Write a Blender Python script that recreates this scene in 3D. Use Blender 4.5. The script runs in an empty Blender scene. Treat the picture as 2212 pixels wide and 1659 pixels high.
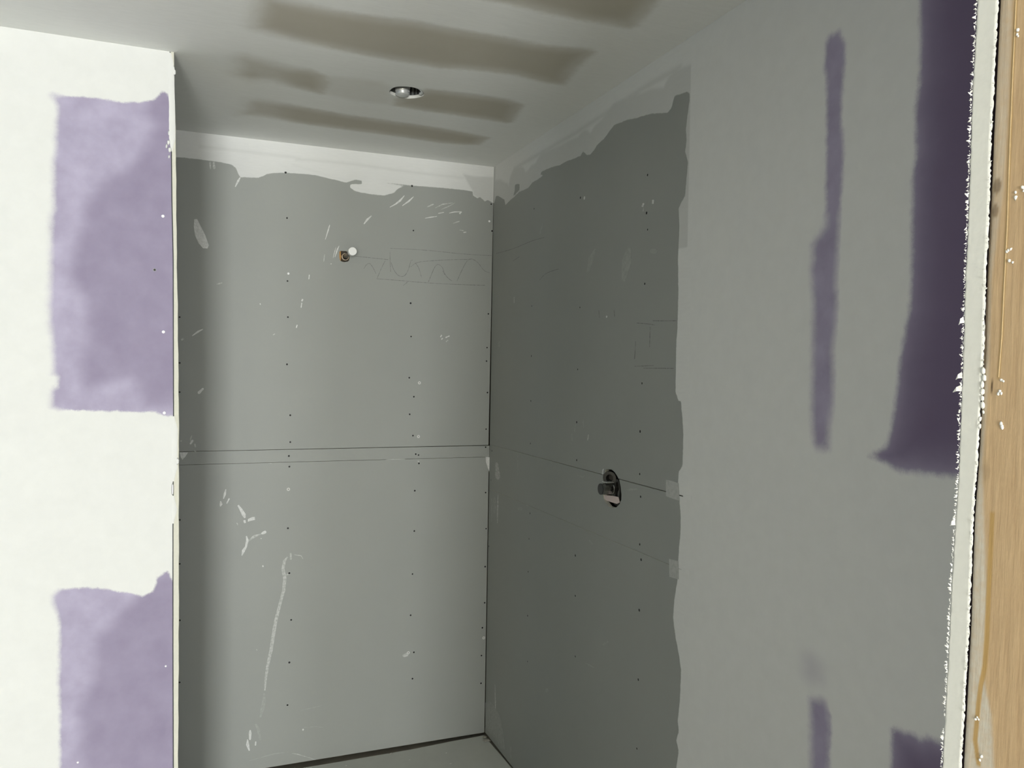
import bpy, bmesh, math, random
import numpy as np
from mathutils import Matrix, Vector
from mathutils.geometry import delaunay_2d_cdt

scene = bpy.context.scene
COL = scene.collection
random.seed(7)
rng = np.random.RandomState(11)

# ------------------------------------------------------------------ camera
H = 2.44                       # ceiling height, shower floor at z = 0, corner of the shower at x = y = 0
CAM = (-1.18196, -3.21484, 1.57196)
YAW, PITCH, ROLL, FPX = 0.37909, -0.01703, 0.01642, 1721.76
cd = bpy.data.cameras.new('camera')
cam = bpy.data.objects.new('camera', cd)
COL.objects.link(cam)
fw = Vector((math.sin(YAW) * math.cos(PITCH), math.cos(YAW) * math.cos(PITCH), math.sin(PITCH)))
ri = Vector((math.cos(YAW), -math.sin(YAW), 0))
up = ri.cross(fw)
r2 = ri * math.cos(ROLL) + up * math.sin(ROLL)
u2 = -ri * math.sin(ROLL) + up * math.cos(ROLL)
m = Matrix.Identity(4)
for i in range(3):
    m[i][0], m[i][1], m[i][2], m[i][3] = r2[i], u2[i], -fw[i], CAM[i]
cam.matrix_world = m
cd.sensor_width = 36.0
cd.lens = FPX / 2212 * 36.0
cd.clip_start = 0.02
scene.camera = cam

# ------------------------------------------------------------------ world, light, exposure
w = bpy.data.worlds.new('world')
scene.world = w
w.use_nodes = True
w.node_tree.nodes['Background'].inputs[0].default_value = (0.75, 0.85, 1.0, 1)
w.node_tree.nodes['Background'].inputs[1].default_value = 0.5


def area_light(name, loc, direction, sx, sy, watts, color):
    ld = bpy.data.lights.new(name, 'AREA')
    ld.shape = 'RECTANGLE'
    ld.size, ld.size_y = sx, sy
    ld.energy = watts
    ld.color = color
    o = bpy.data.objects.new(name, ld)
    COL.objects.link(o)
    o.location = loc
    o.rotation_euler = Vector(direction).to_track_quat('-Z', 'Y').to_euler()
    return o


# daylight in the rear openings, plus two added fills from the left
LIGHT = (0.98, 1.0, 0.985)
area_light('rear_window_daylight', (-2.85, -11.08, 0.62), (0, 1, 0), 1.50, 1.16, 610, LIGHT)
area_light('rear_door_daylight', (-0.75, -11.08, 0.62), (0, 1, 0), 0.80, 1.16, 195, LIGHT)
area_light('side_warm_fill', (-4.18, -4.35, 1.5), (1, 0, 0), 1.6, 1.1, 9, (1.0, 0.88, 0.62))  # added warm fill that brightens the jamb and right wall
area_light('bath_blue_fill', (-4.18, -1.9, 1.85), (1, 0, 0), 0.8, 0.7, 5, (0.25, 0.62, 1.0))  # added blue fill that tints the upper left partition and ceiling

vs = scene.view_settings
vs.view_transform = 'Standard'
vs.look = 'None'
vs.exposure = 0.0
vs.gamma = 1.0
vs.use_curve_mapping = False


# ------------------------------------------------------------------ outlines and marks, metres on their walls
D = {'back_groove': [[(-1.1706, 2.3889), (-1.0069, 2.3889), (-0.8335, 2.3875), (-0.8058, 2.385)], [(-0.8223, 2.3774), (-0.7778, 2.3841), (-0.577, 2.3863), (-0.3663, 2.3796), (-0.1387, 2.3793)],
                 [(-0.8332, 2.358), (-0.7774, 2.3471), (-0.6865, 2.328), (-0.6287, 2.3195), (-0.5703, 2.3226)]],
 'back_mud': [(-1.2534, 2.3398), (-1.2233, 2.341), (-1.1625, 2.3408), (-1.0904, 2.3379), (-1.059, 2.3331), (-1.0432, 2.3227), (-1.0351, 2.3025), (-1.0287, 2.2932), (-1.027, 2.2895), (-0.9632, 2.2945), (-0.9445, 2.3021), (-0.9284, 2.3127), (-0.8986, 2.3198),
              (-0.8615, 2.3238), (-0.7883, 2.327), (-0.7434, 2.3266), (-0.7093, 2.321), (-0.6634, 2.3159), (-0.6286, 2.3096), (-0.6054, 2.319), (-0.5909, 2.3246), (-0.5644, 2.3244), (-0.5643, 2.3103), (-0.6111, 2.3056), (-0.6121, 2.2921), (-0.5962, 2.282),
              (-0.5697, 2.2758), (-0.5223, 2.2734), (-0.4714, 2.2735), (-0.4323, 2.2892), (-0.4143, 2.3088), (-0.39, 2.3184), (-0.4631, 2.3247), (-0.4146, 2.3255), (-0.3593, 2.3251), (-0.2658, 2.3279), (-0.1766, 2.3294), (-0.1378, 2.329), (-0.0954, 2.327),
              (-0.0932, 2.3099), (-0.072, 2.3007), (-0.0623, 2.3079), (-0.0388, 2.2902), (-0.0257, 2.2977), (-0.0022, 2.2874), (0.05, 2.2874), (0.05, 2.5), (-1.4, 2.5), (-1.4, 2.3398)],
 'back_thin': [(-0.1422, 2.3974), (-0.0867, 2.3921), (-0.0007, 2.3987), (0.0012, 2.2877), (-0.0388, 2.2902), (-0.072, 2.3007), (-0.0932, 2.3099), (-0.0954, 2.327)],
 'ceil': [[(-0.81, -1.493), (-0.56, -1.433), (-0.504, -1.437), (-0.419, -1.429), (-0.314, -1.428), (-0.169, -1.437), (-0.161, -1.456), (-0.175, -1.55), (-0.187, -1.597), (-0.187, -2.0), (-1.2, -1.75)],
          [(-1.05, -1.248), (-0.969, -1.24), (-0.91, -1.237), (-0.85, -1.236), (-0.76, -1.245), (-0.666, -1.258), (-0.582, -1.254), (-0.455, -1.259), (-0.32, -1.254), (-0.204, -1.282), (-0.181, -1.269), (-0.178, -1.25), (-0.173, -1.164), (-0.146, -1.007),
           (-0.207, -1.001), (-0.317, -1.022), (-0.41, -1.012), (-0.535, -0.983), (-0.629, -0.983), (-0.773, -0.987), (-0.91, -1.004), (-0.977, -1.02), (-1.042, -1.038), (-1.058, -1.046)],
          [(-1.087, -0.817), (-1.062, -0.854), (-0.921, -0.813), (-0.871, -0.816), (-0.828, -0.787), (-0.803, -0.728), (-0.808, -0.622), (-0.822, -0.616), (-0.901, -0.639), (-0.964, -0.663), (-0.997, -0.661), (-1.039, -0.629), (-1.088, -0.683)],
          [(-0.597, -0.676), (-0.52, -0.803), (-0.385, -0.815), (-0.263, -0.819), (-0.191, -0.793), (-0.156, -0.606), (-0.172, -0.587), (-0.355, -0.593), (-0.486, -0.591), (-0.58, -0.605)],
          [(-1.037, -0.471), (-0.995, -0.485), (-0.861, -0.467), (-0.703, -0.444), (-0.541, -0.44), (-0.371, -0.436), (-0.202, -0.409), (-0.166, -0.4), (-0.171, -0.29), (-0.211, -0.272), (-0.316, -0.25), (-0.446, -0.263), (-0.587, -0.268), (-0.722, -0.268),
           (-0.854, -0.273), (-0.966, -0.301), (-1.056, -0.271)]],
 'ceil_weak': [[(-0.828, -0.787), (-0.774, -0.799), (-0.663, -0.808), (-0.618, -0.768), (-0.58, -0.605), (-0.698, -0.591), (-0.808, -0.622)]],
 'filmr': [(-2.9015, 1.7822), (-2.9021, 1.7307), (-2.9013, 1.6744), (-2.8967, 1.6285), (-2.8978, 1.5764), (-2.8962, 1.5242), (-2.8995, 1.4856), (-2.9029, 1.4475), (-2.902, 1.4084), (-2.9087, 1.3853), (-2.9114, 1.3586)],
 'floor_edge': [(-0.7593, -0.0403), (-0.6271, -0.0398), (-0.4335, -0.0374), (-0.4258, -0.0492), (-0.4125, -0.0369), (-0.3277, -0.0352), (-0.1554, -0.0222), (-0.0476, -0.0191)],
 'floor_right': [(-0.0096, -0.0341), (-0.0099, -0.0902), (-0.0052, -0.2191), (-0.0033, -0.3123)],
 'floorbits': [(-0.4227, -0.0469), (-0.6113, -0.0777), (-0.6248, -0.0264), (-0.2089, -0.1158), (-0.219, -0.2084), (-0.3654, -0.1198), (-0.0166, -0.0755), (-0.0199, -0.0376)],
 'hole_back': [(-0.6512, 2.034), (-0.6451, 2.0377), (-0.6341, 2.0374), (-0.623, 2.0382), (-0.6141, 2.0321), (-0.6083, 2.0169), (-0.6109, 2.0023), (-0.6158, 1.9964), (-0.6313, 1.9937), (-0.6402, 1.9948), (-0.648, 1.9998), (-0.6509, 2.0141)],
 'hole_right': [(-1.0275, 1.2522), (-1.0373, 1.2625), (-1.0407, 1.2702), (-1.0532, 1.2729), (-1.0778, 1.2753), (-1.0975, 1.27), (-1.1134, 1.2602), (-1.1269, 1.2491), (-1.1358, 1.2305), (-1.1414, 1.208), (-1.1408, 1.1927), (-1.1319, 1.1785), (-1.1134, 1.1661),
                (-1.0895, 1.1597), (-1.065, 1.1604), (-1.0446, 1.1692), (-1.0316, 1.1792), (-1.0266, 1.1906), (-1.0292, 1.2092), (-1.0282, 1.2334)],
 'jl': [(-2.8799, 1.7914), (-2.8798, 1.7646), (-2.8793, 1.7379), (-2.8799, 1.7028), (-2.8804, 1.657), (-2.8803, 1.6302), (-2.8808, 1.6032), (-2.8813, 1.5763), (-2.8814, 1.5494), (-2.8819, 1.5171), (-2.8813, 1.4928), (-2.8805, 1.4549), (-2.8805, 1.4143),
        (-2.8802, 1.3735), (-2.8799, 1.3438)],
 'jr': [(-2.8931, 1.7858), (-2.8929, 1.7545), (-2.8927, 1.7075), (-2.8936, 1.655), (-2.8932, 1.6288), (-2.8941, 1.589), (-2.8936, 1.5357), (-2.8923, 1.4934), (-2.8929, 1.4353), (-2.8925, 1.3908), (-2.892, 1.3545)],
 'knot': [(-2.8975, 1.6798), (-2.897, 1.6661), (-2.9, 1.5673), (-2.8984, 1.5192)],
 'label': [(-1.025, 1.189), (-1.0736, 1.1946), (-1.1146, 1.1967), (-1.1235, 1.1816), (-1.1059, 1.1747), (-1.0496, 1.1746), (-1.0281, 1.1761)],
 'part_core': [[(-1.2271, 2.2844), (-1.2236, 1.8677), (-1.2201, 1.4649), (-1.3001, 1.4649), (-1.3398, 1.5381), (-1.4505, 1.5156), (-1.4585, 1.604), (-1.4439, 1.655), (-1.4519, 1.7389), (-1.4821, 1.8002), (-1.4751, 1.8634), (-1.4536, 2.0029), (-1.4014, 2.0711),
                (-1.3442, 2.1153), (-1.3056, 2.1624), (-1.2865, 2.2334), (-1.3181, 2.2635), (-1.2754, 2.3251), (-1.2555, 2.3193)],
               [(-1.2158, 0.9679), (-1.2091, 0.1867), (-1.4421, 0.2358), (-1.4436, 0.4691), (-1.4597, 0.6255), (-1.4224, 0.7062), (-1.4232, 0.8136), (-1.3312, 0.9122), (-1.2722, 0.9638), (-1.2484, 0.9882)]],
 'part_purple': [[(-1.538, 2.2812), (-1.4961, 2.2831), (-1.4406, 2.2868), (-1.3724, 2.2837), (-1.3261, 2.2901), (-1.2929, 2.3033), (-1.2773, 2.3205), (-1.2695, 2.329), (-1.2575, 2.3212), (-1.2522, 2.3133), (-1.2314, 2.3098), (-1.2238, 1.4263),
                  (-1.238, 1.4277), (-1.2641, 1.4322), (-1.2801, 1.4388), (-1.3585, 1.4421), (-1.4349, 1.4437), (-1.5168, 1.4482), (-1.5333, 1.4545), (-1.5353, 1.4857), (-1.5299, 1.5066), (-1.5208, 1.5066), (-1.5209, 1.5358), (-1.532, 1.544), (-1.5303, 1.569),
                  (-1.5323, 1.6105), (-1.5381, 1.6727), (-1.5421, 1.7222), (-1.5386, 1.7556), (-1.5374, 1.8591), (-1.538, 1.9538), (-1.5326, 1.9749), (-1.5333, 2.0987), (-1.5281, 2.1405), (-1.5284, 2.1817), (-1.5252, 2.2522)],
                 [(-1.5285, 0.9473), (-1.5139, 0.9629), (-1.4469, 0.9643), (-1.3936, 0.9524), (-1.3549, 0.9425), (-1.3117, 0.9278), (-1.286, 0.9365), (-1.2762, 0.9597), (-1.2744, 0.9771), (-1.2484, 0.9926), (-1.2423, 0.99), (-1.2361, 0.9652),
                  (-1.2156, 0.9458), (-1.2091, 0.1867), (-1.5078, 0.2497), (-1.5092, 0.4803), (-1.5101, 0.6328), (-1.5143, 0.7181), (-1.5112, 0.8234), (-1.5116, 0.8783), (-1.5266, 0.9303)]],
 'pencil_back': [[(-0.5912, 2.0204), (-0.5356, 2.0179), (-0.4526, 2.0149)], [(-0.5007, 1.9346), (-0.4515, 1.9337), (-0.4017, 1.9328), (-0.2964, 1.93), (-0.1766, 1.9301), (-0.0327, 1.9333)],
                 [(-0.5517, 1.9724), (-0.5426, 1.9878), (-0.5296, 1.9942), (-0.5163, 1.9802), (-0.5029, 1.955)], [(-0.497, 1.9385), (-0.4805, 1.9787), (-0.4658, 2.0096)], [(-0.4466, 2.0464), (-0.4458, 2.0184), (-0.4424, 1.9661)],
                 [(-0.441, 2.0037), (-0.4291, 1.9744), (-0.4097, 1.953), (-0.3865, 1.9525), (-0.3695, 1.9781), (-0.3584, 2.0166), (-0.3507, 2.019)], [(-0.36, 1.99), (-0.3407, 2.0064), (-0.3135, 2.0158), (-0.2583, 2.024), (-0.1782, 2.0332), (-0.0967, 2.0398)],
                 [(-0.3408, 2.0102), (-0.3248, 1.9885), (-0.3125, 1.9512)], [(-0.2827, 1.9338), (-0.2655, 1.9769), (-0.2539, 2.0006), (-0.2401, 2.0091), (-0.2219, 1.9949), (-0.2135, 1.9685)], [(-0.2217, 1.9834), (-0.2012, 1.9577), (-0.1808, 1.9434)],
                 [(-0.1585, 1.9447), (-0.1369, 1.9925), (-0.117, 2.0287), (-0.0967, 2.0417), (-0.0675, 2.028), (-0.0379, 1.9966), (-0.0126, 1.9883)], [(-0.4456, 2.0615), (-0.2985, 2.0644), (-0.138, 2.0603), (-0.0055, 2.0616)],
                 [(-0.3898, 1.9127), (-0.3688, 1.9309)]],
 'pencil_right': [[(-0.0434, 2.0659), (-0.2348, 2.0598), (-0.4283, 2.0631), (-0.5425, 2.0588)], [(-0.5084, 1.9076), (-0.568, 1.9259), (-0.6727, 1.9303)], [(-0.237, 2.0104), (-0.3075, 2.0194)], [(-1.2118, 1.7144), (-1.2788, 1.708), (-1.3081, 1.7041)],
                  [(-1.2961, 1.7165), (-1.3585, 1.7129), (-1.4152, 1.7103)], [(-1.2039, 1.59), (-1.3064, 1.5917)], [(-1.2535, 1.5844), (-1.4065, 1.5843)], [(-0.9778, 1.7663), (-0.9825, 1.7415)], [(-1.0753, 1.7601), (-1.0809, 1.7394)],
                  [(-1.285, 1.6999), (-1.2841, 1.6438)], [(-1.2075, 1.6615), (-1.2032, 1.61)]],
 'resin': [[(-2.9037, 1.7813), (-2.9037, 1.743), (-2.9039, 1.7046), (-2.9043, 1.6738), (-2.9046, 1.6584), (-2.9044, 1.6228), (-2.9044, 1.5959), (-2.9036, 1.5726)],
           [(-2.9037, 1.4967), (-2.9038, 1.4735), (-2.9037, 1.4477), (-2.9039, 1.4271), (-2.9035, 1.4115), (-2.9016, 1.4005), (-2.9007, 1.3897), (-2.8997, 1.3685), (-2.9023, 1.3567)]],
 'right_faint': [[(-1.9155, 0.9836), (-1.9332, 0.9961), (-1.96, 0.983), (-1.9652, 0.9563), (-1.9393, 0.9435), (-1.9165, 0.9513)]],
 'right_groove': [[(-0.2322, 2.38), (-0.417, 2.3789), (-0.6143, 2.3752), (-0.7835, 2.3734), (-0.9199, 2.3761), (-0.9733, 2.3768), (-1.2434, 2.3836), (-1.4102, 2.3781)],
                  [(-0.2887, 2.3187), (-0.4188, 2.3374), (-0.5272, 2.3312), (-0.6949, 2.3171), (-0.7913, 2.3156), (-0.9754, 2.3218)]],
 'right_holes': [[(-0.243, 2.3125), (-0.2623, 2.3128), (-0.293, 2.3063), (-0.294, 2.2834), (-0.26, 2.2759), (-0.2291, 2.2719), (-0.2439, 2.2921)]],
 'right_mud': [(-0.0118, 2.2853), (-0.0283, 2.3114), (-0.059, 2.3054), (-0.1153, 2.2808), (-0.128, 2.2784), (-0.1416, 2.2519), (-0.1979, 2.262), (-0.2372, 2.266), (-0.2906, 2.2755), (-0.3501, 2.2733), (-0.3863, 2.2729), (-0.4211, 2.2849), (-0.476, 2.2854),
               (-0.529, 2.2885), (-0.4922, 2.2993), (-0.5086, 2.3063), (-0.5542, 2.3052), (-0.605, 2.3014), (-0.6663, 2.2937), (-0.7132, 2.2952), (-0.7869, 2.2887), (-0.8304, 2.2867), (-0.8445, 2.298), (-0.8755, 2.2785), (-0.8978, 2.2737), (-0.9266, 2.2827),
               (-0.9475, 2.294), (-0.9891, 2.2996), (-1.0225, 2.3133), (-1.0551, 2.3252), (-1.1313, 2.3193), (-1.18, 2.31), (-1.2606, 2.2993), (-1.3259, 2.2825), (-1.3521, 2.2762), (-1.3698, 2.2822), (-1.3768, 2.2954), (-1.3853, 2.3109), (-1.4425, 2.3031),
               (-1.4545, 2.296), (-1.4552, 2.277), (-1.447, 2.2417), (-1.441, 2.2082), (-1.4445, 2.1775), (-1.4398, 2.1489), (-1.4537, 2.1185), (-1.4499, 2.0899), (-1.4436, 2.0349), (-1.4146, 2.0078), (-1.4196, 1.9583), (-1.4162, 1.8724), (-1.4209, 1.7813),
               (-1.4204, 1.6908), (-1.4159, 1.6539), (-1.4169, 1.5216), (-1.4323, 1.4995), (-1.4433, 1.4979), (-1.452, 1.4535), (-1.457, 1.4131), (-1.4563, 1.3316), (-1.4389, 1.3131), (-1.4369, 1.2676), (-1.4451, 1.24), (-1.452, 1.2084), (-1.4531, 1.157),
               (-1.445, 1.0793), (-1.444, 1.0276), (-1.4323, 0.9832), (-1.4271, 0.9236), (-1.4398, 0.8778), (-1.4596, 0.8308), (-1.4679, 0.8009), (-1.4668, 0.7308), (-1.4582, 0.6658), (-1.463, 0.6349), (-1.4529, 0.6099), (-1.4647, 0.5863), (-1.4555, 0.5371),
               (-1.4555, -0.1), (-3.1, -0.1), (-3.1, 2.55), (0.05, 2.55), (0.05, 2.2853)],
 'right_purple': [[(-1.9374, 2.2494), (-1.9457, 2.2572), (-1.9709, 2.2553), (-1.9883, 2.2211), (-1.9873, 2.1879), (-1.9827, 2.1405), (-1.9804, 2.0829), (-1.9905, 2.0189), (-1.9868, 1.9432), (-1.983, 1.867), (-1.9809, 1.8028), (-1.9783, 1.7504),
                   (-1.9835, 1.719), (-1.979, 1.6635), (-1.972, 1.6202), (-1.9774, 1.5797), (-1.9773, 1.5174), (-1.9682, 1.47), (-1.9675, 1.426), (-1.9374, 1.4231), (-1.9259, 1.4348), (-1.9194, 1.4988), (-1.9186, 1.5953), (-1.9168, 1.724), (-1.908, 1.7891),
                   (-1.9118, 1.8113), (-1.9108, 1.8432), (-1.9471, 1.8727), (-1.9446, 1.9519), (-1.9428, 2.078), (-1.9398, 2.1732), (-1.9326, 2.1976)],
                  [(-2.1604, 2.5), (-2.1604, 2.2368), (-2.1645, 2.1531), (-2.1633, 2.0852), (-2.1562, 2.0462), (-2.1604, 1.9624), (-2.1545, 1.9362), (-2.1575, 1.781), (-2.1552, 1.6924), (-2.1463, 1.651), (-2.1374, 1.6091), (-2.1322, 1.5526), (-2.1265, 1.5098),
                   (-2.1206, 1.4723), (-2.1109, 1.4428), (-2.0714, 1.4214), (-2.1082, 1.4137), (-2.1402, 1.4018), (-2.177, 1.4036), (-2.2576, 1.4072), (-3.1, 1.4072), (-3.1, 2.5)],
                  [(-1.9337, 0.9074), (-1.9728, 0.9195), (-1.9884, 0.8959), (-1.9912, 0.872), (-1.9896, 0.79), (-1.9908, 0.6834), (-1.9461, 0.6594), (-1.9404, 0.7667)],
                  [(-2.1386, 0.9347), (-2.1643, 0.9372), (-2.1874, 0.9444), (-2.1974, 0.9391), (-2.2162, 0.9514), (-2.244, 0.9529), (-2.3102, 0.967), (-2.3141, 0.8315), (-2.1429, 0.7363), (-2.1391, 0.8608)]],
 'ring': (-1.0655, 1.2466),
 'screw_back': [(-0.861, 2.3245), (-0.8538, 2.1497), (-0.8493, 1.9057), (-0.846, 1.7654), (-0.8474, 1.5813), (-0.8329, 1.3824), (-0.8317, 1.2772), (-0.8364, 1.2228), (-0.8342, 1.181), (-0.8367, 0.9392), (-0.8294, 0.7618), (-0.8203, 0.5763), (-0.8254, 0.4082),
                (-0.8306, 0.2401), (-0.3583, 2.3231), (-0.3498, 2.1415), (-0.3571, 1.8422), (-0.3532, 1.7049), (-0.3585, 1.5347), (-0.3378, 1.4564), (-0.3544, 1.3836), (-0.3393, 1.2952), (-0.3264, 1.218), (-0.3145, 1.2139), (-0.312, 1.1791), (-0.3281, 1.0659),
                (-0.3276, 0.898), (-0.3329, 0.7186), (-0.3382, 0.5469), (-0.3221, 0.39), (-0.3264, 0.2798), (-0.0108, 2.2811), (-0.0046, 2.1672), (-0.0155, 1.8125), (-0.0193, 1.6677), (-0.0205, 1.6102), (-0.014, 1.4753), (-0.0177, 1.3182), (-0.0185, 1.2406),
                (-0.0152, 1.0451), (-0.0104, 0.8891), (-0.0119, 0.7251), (-0.0114, 0.5687), (-0.0202, 0.4613), (-0.0224, 0.3411), (-0.0225, 0.2206), (-1.2357, 1.7498), (-1.2342, 1.5795), (-1.2333, 1.4709), (-1.2292, 0.9933), (-1.2278, 0.8281),
                (-1.2259, 0.6155), (-1.2239, 0.3813)],
 'screw_back_white': [(-0.315, 1.5141), (-0.3156, 1.291), (-0.8367, 1.092), (-0.3458, 0.3908), (-0.0131, 0.4164), (-0.8462, 1.9347), (-0.0179, 2.2075)],
 'screw_part_dark': [(-1.2875, 1.8341)],
 'screw_part_white': [(-1.2676, 1.9841), (-1.2637, 1.6632), (-1.2595, 1.4374), (-1.4673, 0.4885), (-1.2501, 0.7249)],
 'screw_right': [(-0.4445, 2.1816), (-0.4379, 1.8166), (-0.4416, 1.6277), (-0.4444, 1.458), (-0.4468, 1.297), (-0.4537, 1.0331), (-0.4489, 0.9356), (-0.4453, 0.8098), (-0.448, 0.6429), (-0.4555, 0.4706), (-0.8334, 2.1476), (-0.8444, 1.784), (-0.8355, 1.5789),
                 (-0.8356, 1.4034), (-0.8406, 1.2775), (-0.8429, 0.96), (-0.8483, 0.8268), (-0.8563, 0.6268), (-1.2552, 2.1293), (-1.2541, 2.0228), (-1.2609, 1.9748), (-1.2515, 1.8234), (-1.2468, 1.5414), (-1.2417, 1.404), (-1.2437, 1.2825), (-1.2511, 1.2188),
                 (-1.251, 1.0826), (-1.2602, 1.041), (-1.2554, 0.8957), (-1.2576, 0.6976), (-1.2573, 0.4993), (-0.0309, 1.2273), (-0.0253, 1.1019), (-0.0098, 0.8145)],
 'slot': (-1.2363, 1.2227),
 'smears': [('b', 2, [(-1.1885, 2.1164), (-1.1784, 2.1183), (-1.168, 2.0974), (-1.1497, 2.0605), (-1.1365, 2.0231), (-1.1416, 2.0107), (-1.157, 2.0107), (-1.1725, 2.0287), (-1.1854, 2.0578), (-1.1898, 2.0901)], 0),
            ('b', 1, [(-1.1372, 2.3381), (-1.138, 2.3343), (-1.1374, 2.3275), (-1.1368, 2.3185), (-1.1362, 2.3116), (-1.1347, 2.3083), (-1.1324, 2.3087), (-1.1314, 2.3125), (-1.1319, 2.3194), (-1.1327, 2.3283), (-1.1332, 2.3352), (-1.1345, 2.3386)], 1),
            ('b', 1, [(-1.1238, 2.3369), (-1.1267, 2.333), (-1.1249, 2.327), (-1.1256, 2.3186), (-1.1249, 2.3124), (-1.1221, 2.3096), (-1.1182, 2.3103), (-1.116, 2.3141), (-1.1163, 2.3204), (-1.1185, 2.3282), (-1.1177, 2.3347), (-1.1212, 2.3374)], 1),
            ('b', 2, [(-1.0282, 2.2902), (-1.0383, 2.2765), (-1.0466, 2.2523), (-1.0436, 2.251), (-1.0313, 2.2732), (-1.0258, 2.2889)], 1),
            ('b', 2, [(-0.3904, 2.282), (-0.4105, 2.2615), (-0.4272, 2.2456), (-0.4502, 2.229), (-0.4491, 2.2271), (-0.424, 2.2411), (-0.4045, 2.2561), (-0.3886, 2.2808)], 1),
            ('b', 2, [(-0.3521, 2.2811), (-0.3731, 2.263), (-0.3987, 2.2395), (-0.3974, 2.2379), (-0.3684, 2.2578), (-0.3504, 2.2795)], 1),
            ('b', 2, [(-0.5253, 2.1883), (-0.5449, 2.1723), (-0.5557, 2.1518), (-0.5532, 2.1502), (-0.5384, 2.1671), (-0.5229, 2.1859)], 1),
            ('b', 2, [(-0.691, 2.1371), (-0.6979, 2.1167), (-0.7071, 2.0779), (-0.7055, 2.0775), (-0.6928, 2.1156), (-0.6887, 2.1366)], 1),
            ('b', 2, [(-0.3013, 2.1952), (-0.2761, 2.2004), (-0.2499, 2.2074), (-0.2502, 2.2095), (-0.2768, 2.2047), (-0.3017, 2.1971)], 1),
            ('b', 1, [(-0.2924, 2.2427), (-0.2885, 2.2434), (-0.2821, 2.2468), (-0.2733, 2.2505), (-0.2669, 2.2541), (-0.2643, 2.2573), (-0.2652, 2.2591), (-0.2693, 2.2588), (-0.2758, 2.2556), (-0.2839, 2.2505), (-0.2904, 2.2472), (-0.2932, 2.2443)], 1),
            ('b', 1, [(-0.2577, 2.2416), (-0.2259, 2.2579), (-0.182, 2.2699), (-0.1823, 2.2715), (-0.2276, 2.2631), (-0.2586, 2.2432)], 1),
            ('b', 1, [(-0.2324, 2.2379), (-0.2, 2.2517), (-0.172, 2.2708), (-0.173, 2.2724), (-0.2022, 2.2557), (-0.233, 2.2393)], 1),
            ('b', 2, [(-0.245, 2.2202), (-0.2418, 2.2202), (-0.236, 2.222), (-0.2284, 2.2237), (-0.2226, 2.2252), (-0.2197, 2.2269), (-0.22, 2.2282), (-0.2232, 2.2283), (-0.229, 2.2269), (-0.2366, 2.2247), (-0.2425, 2.2235), (-0.2453, 2.2219)], 1),
            ('b', 2, [(-0.1972, 2.2255), (-0.1747, 2.2307), (-0.1428, 2.2362), (-0.1429, 2.2386), (-0.1755, 2.2359), (-0.1977, 2.2274)], 1),
            ('b', 2, [(-0.1513, 2.2265), (-0.1485, 2.2262), (-0.1463, 2.2286), (-0.1444, 2.2324), (-0.1415, 2.2341), (-0.1419, 2.2366), (-0.1439, 2.2383), (-0.1465, 2.2383), (-0.148, 2.2354), (-0.1518, 2.2332), (-0.154, 2.2309), (-0.1535, 2.2283)], 1),
            ('b', 1, [(-0.1804, 2.1841), (-0.1765, 2.1849), (-0.1693, 2.1872), (-0.16, 2.1905), (-0.1531, 2.1938), (-0.1497, 2.1961), (-0.1502, 2.1976), (-0.1542, 2.197), (-0.1615, 2.1949), (-0.1707, 2.1911), (-0.1776, 2.188), (-0.1811, 2.186)], 1),
            ('b', 2, [(-0.1336, 2.1499), (-0.1319, 2.1493), (-0.1289, 2.1493), (-0.125, 2.1505), (-0.122, 2.1505), (-0.1206, 2.1521), (-0.1208, 2.1539), (-0.1225, 2.155), (-0.1254, 2.1539), (-0.1294, 2.1537), (-0.1323, 2.1527), (-0.1338, 2.1516)], 1),
            ('b', 1, [(-0.1514, 2.1593), (-0.1492, 2.1582), (-0.1447, 2.1579), (-0.1389, 2.1574), (-0.1345, 2.1568), (-0.1319, 2.1576), (-0.1317, 2.1589), (-0.1339, 2.1602), (-0.1384, 2.1602), (-0.1443, 2.1606), (-0.1488, 2.161), (-0.1512, 2.1603)], 1),
            ('b', 2, [(-0.6529, 2.0569), (-0.662, 2.0415), (-0.6686, 2.011), (-0.6671, 2.0107), (-0.6563, 2.0398), (-0.6512, 2.0562)], 1),
            ('b', 2, [(-0.6653, 2.0495), (-0.6724, 2.0255), (-0.6755, 2.0068), (-0.6745, 2.0066), (-0.6695, 2.0249), (-0.6641, 2.0493)], 1),
            ('b', 1, [(-0.7088, 2.019), (-0.7103, 2.0156), (-0.7109, 2.0088), (-0.7116, 2.0), (-0.7128, 1.9933), (-0.7122, 1.9897), (-0.7108, 1.9897), (-0.7094, 1.9931), (-0.7092, 1.9999), (-0.7079, 2.0087), (-0.7071, 2.0154), (-0.7078, 2.019)], 1),
            ('b', 2, [(-0.6846, 1.9816), (-0.684, 1.9813), (-0.6829, 1.9812), (-0.6816, 1.9818), (-0.6806, 1.9821), (-0.6803, 1.9831), (-0.6807, 1.9844), (-0.6814, 1.985), (-0.6824, 1.9847), (-0.6837, 1.9844), (-0.6846, 1.9837), (-0.685, 1.983)], 1),
            ('b', 2, [(-0.7672, 1.9356), (-0.7684, 1.9334), (-0.7689, 1.929), (-0.7696, 1.9234), (-0.7697, 1.919), (-0.7692, 1.9167), (-0.7675, 1.9166), (-0.7665, 1.9188), (-0.7657, 1.9231), (-0.7653, 1.9288), (-0.7649, 1.9332), (-0.7657, 1.9355)], 1),
            ('b', 2, [(-0.7918, 1.8389), (-0.7942, 1.8386), (-0.7943, 1.8362), (-0.7959, 1.8337), (-0.7961, 1.8313), (-0.7952, 1.8298), (-0.793, 1.829), (-0.7913, 1.8296), (-0.79, 1.8315), (-0.7895, 1.8345), (-0.7881, 1.8364), (-0.7896, 1.8382)], 1),
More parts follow.
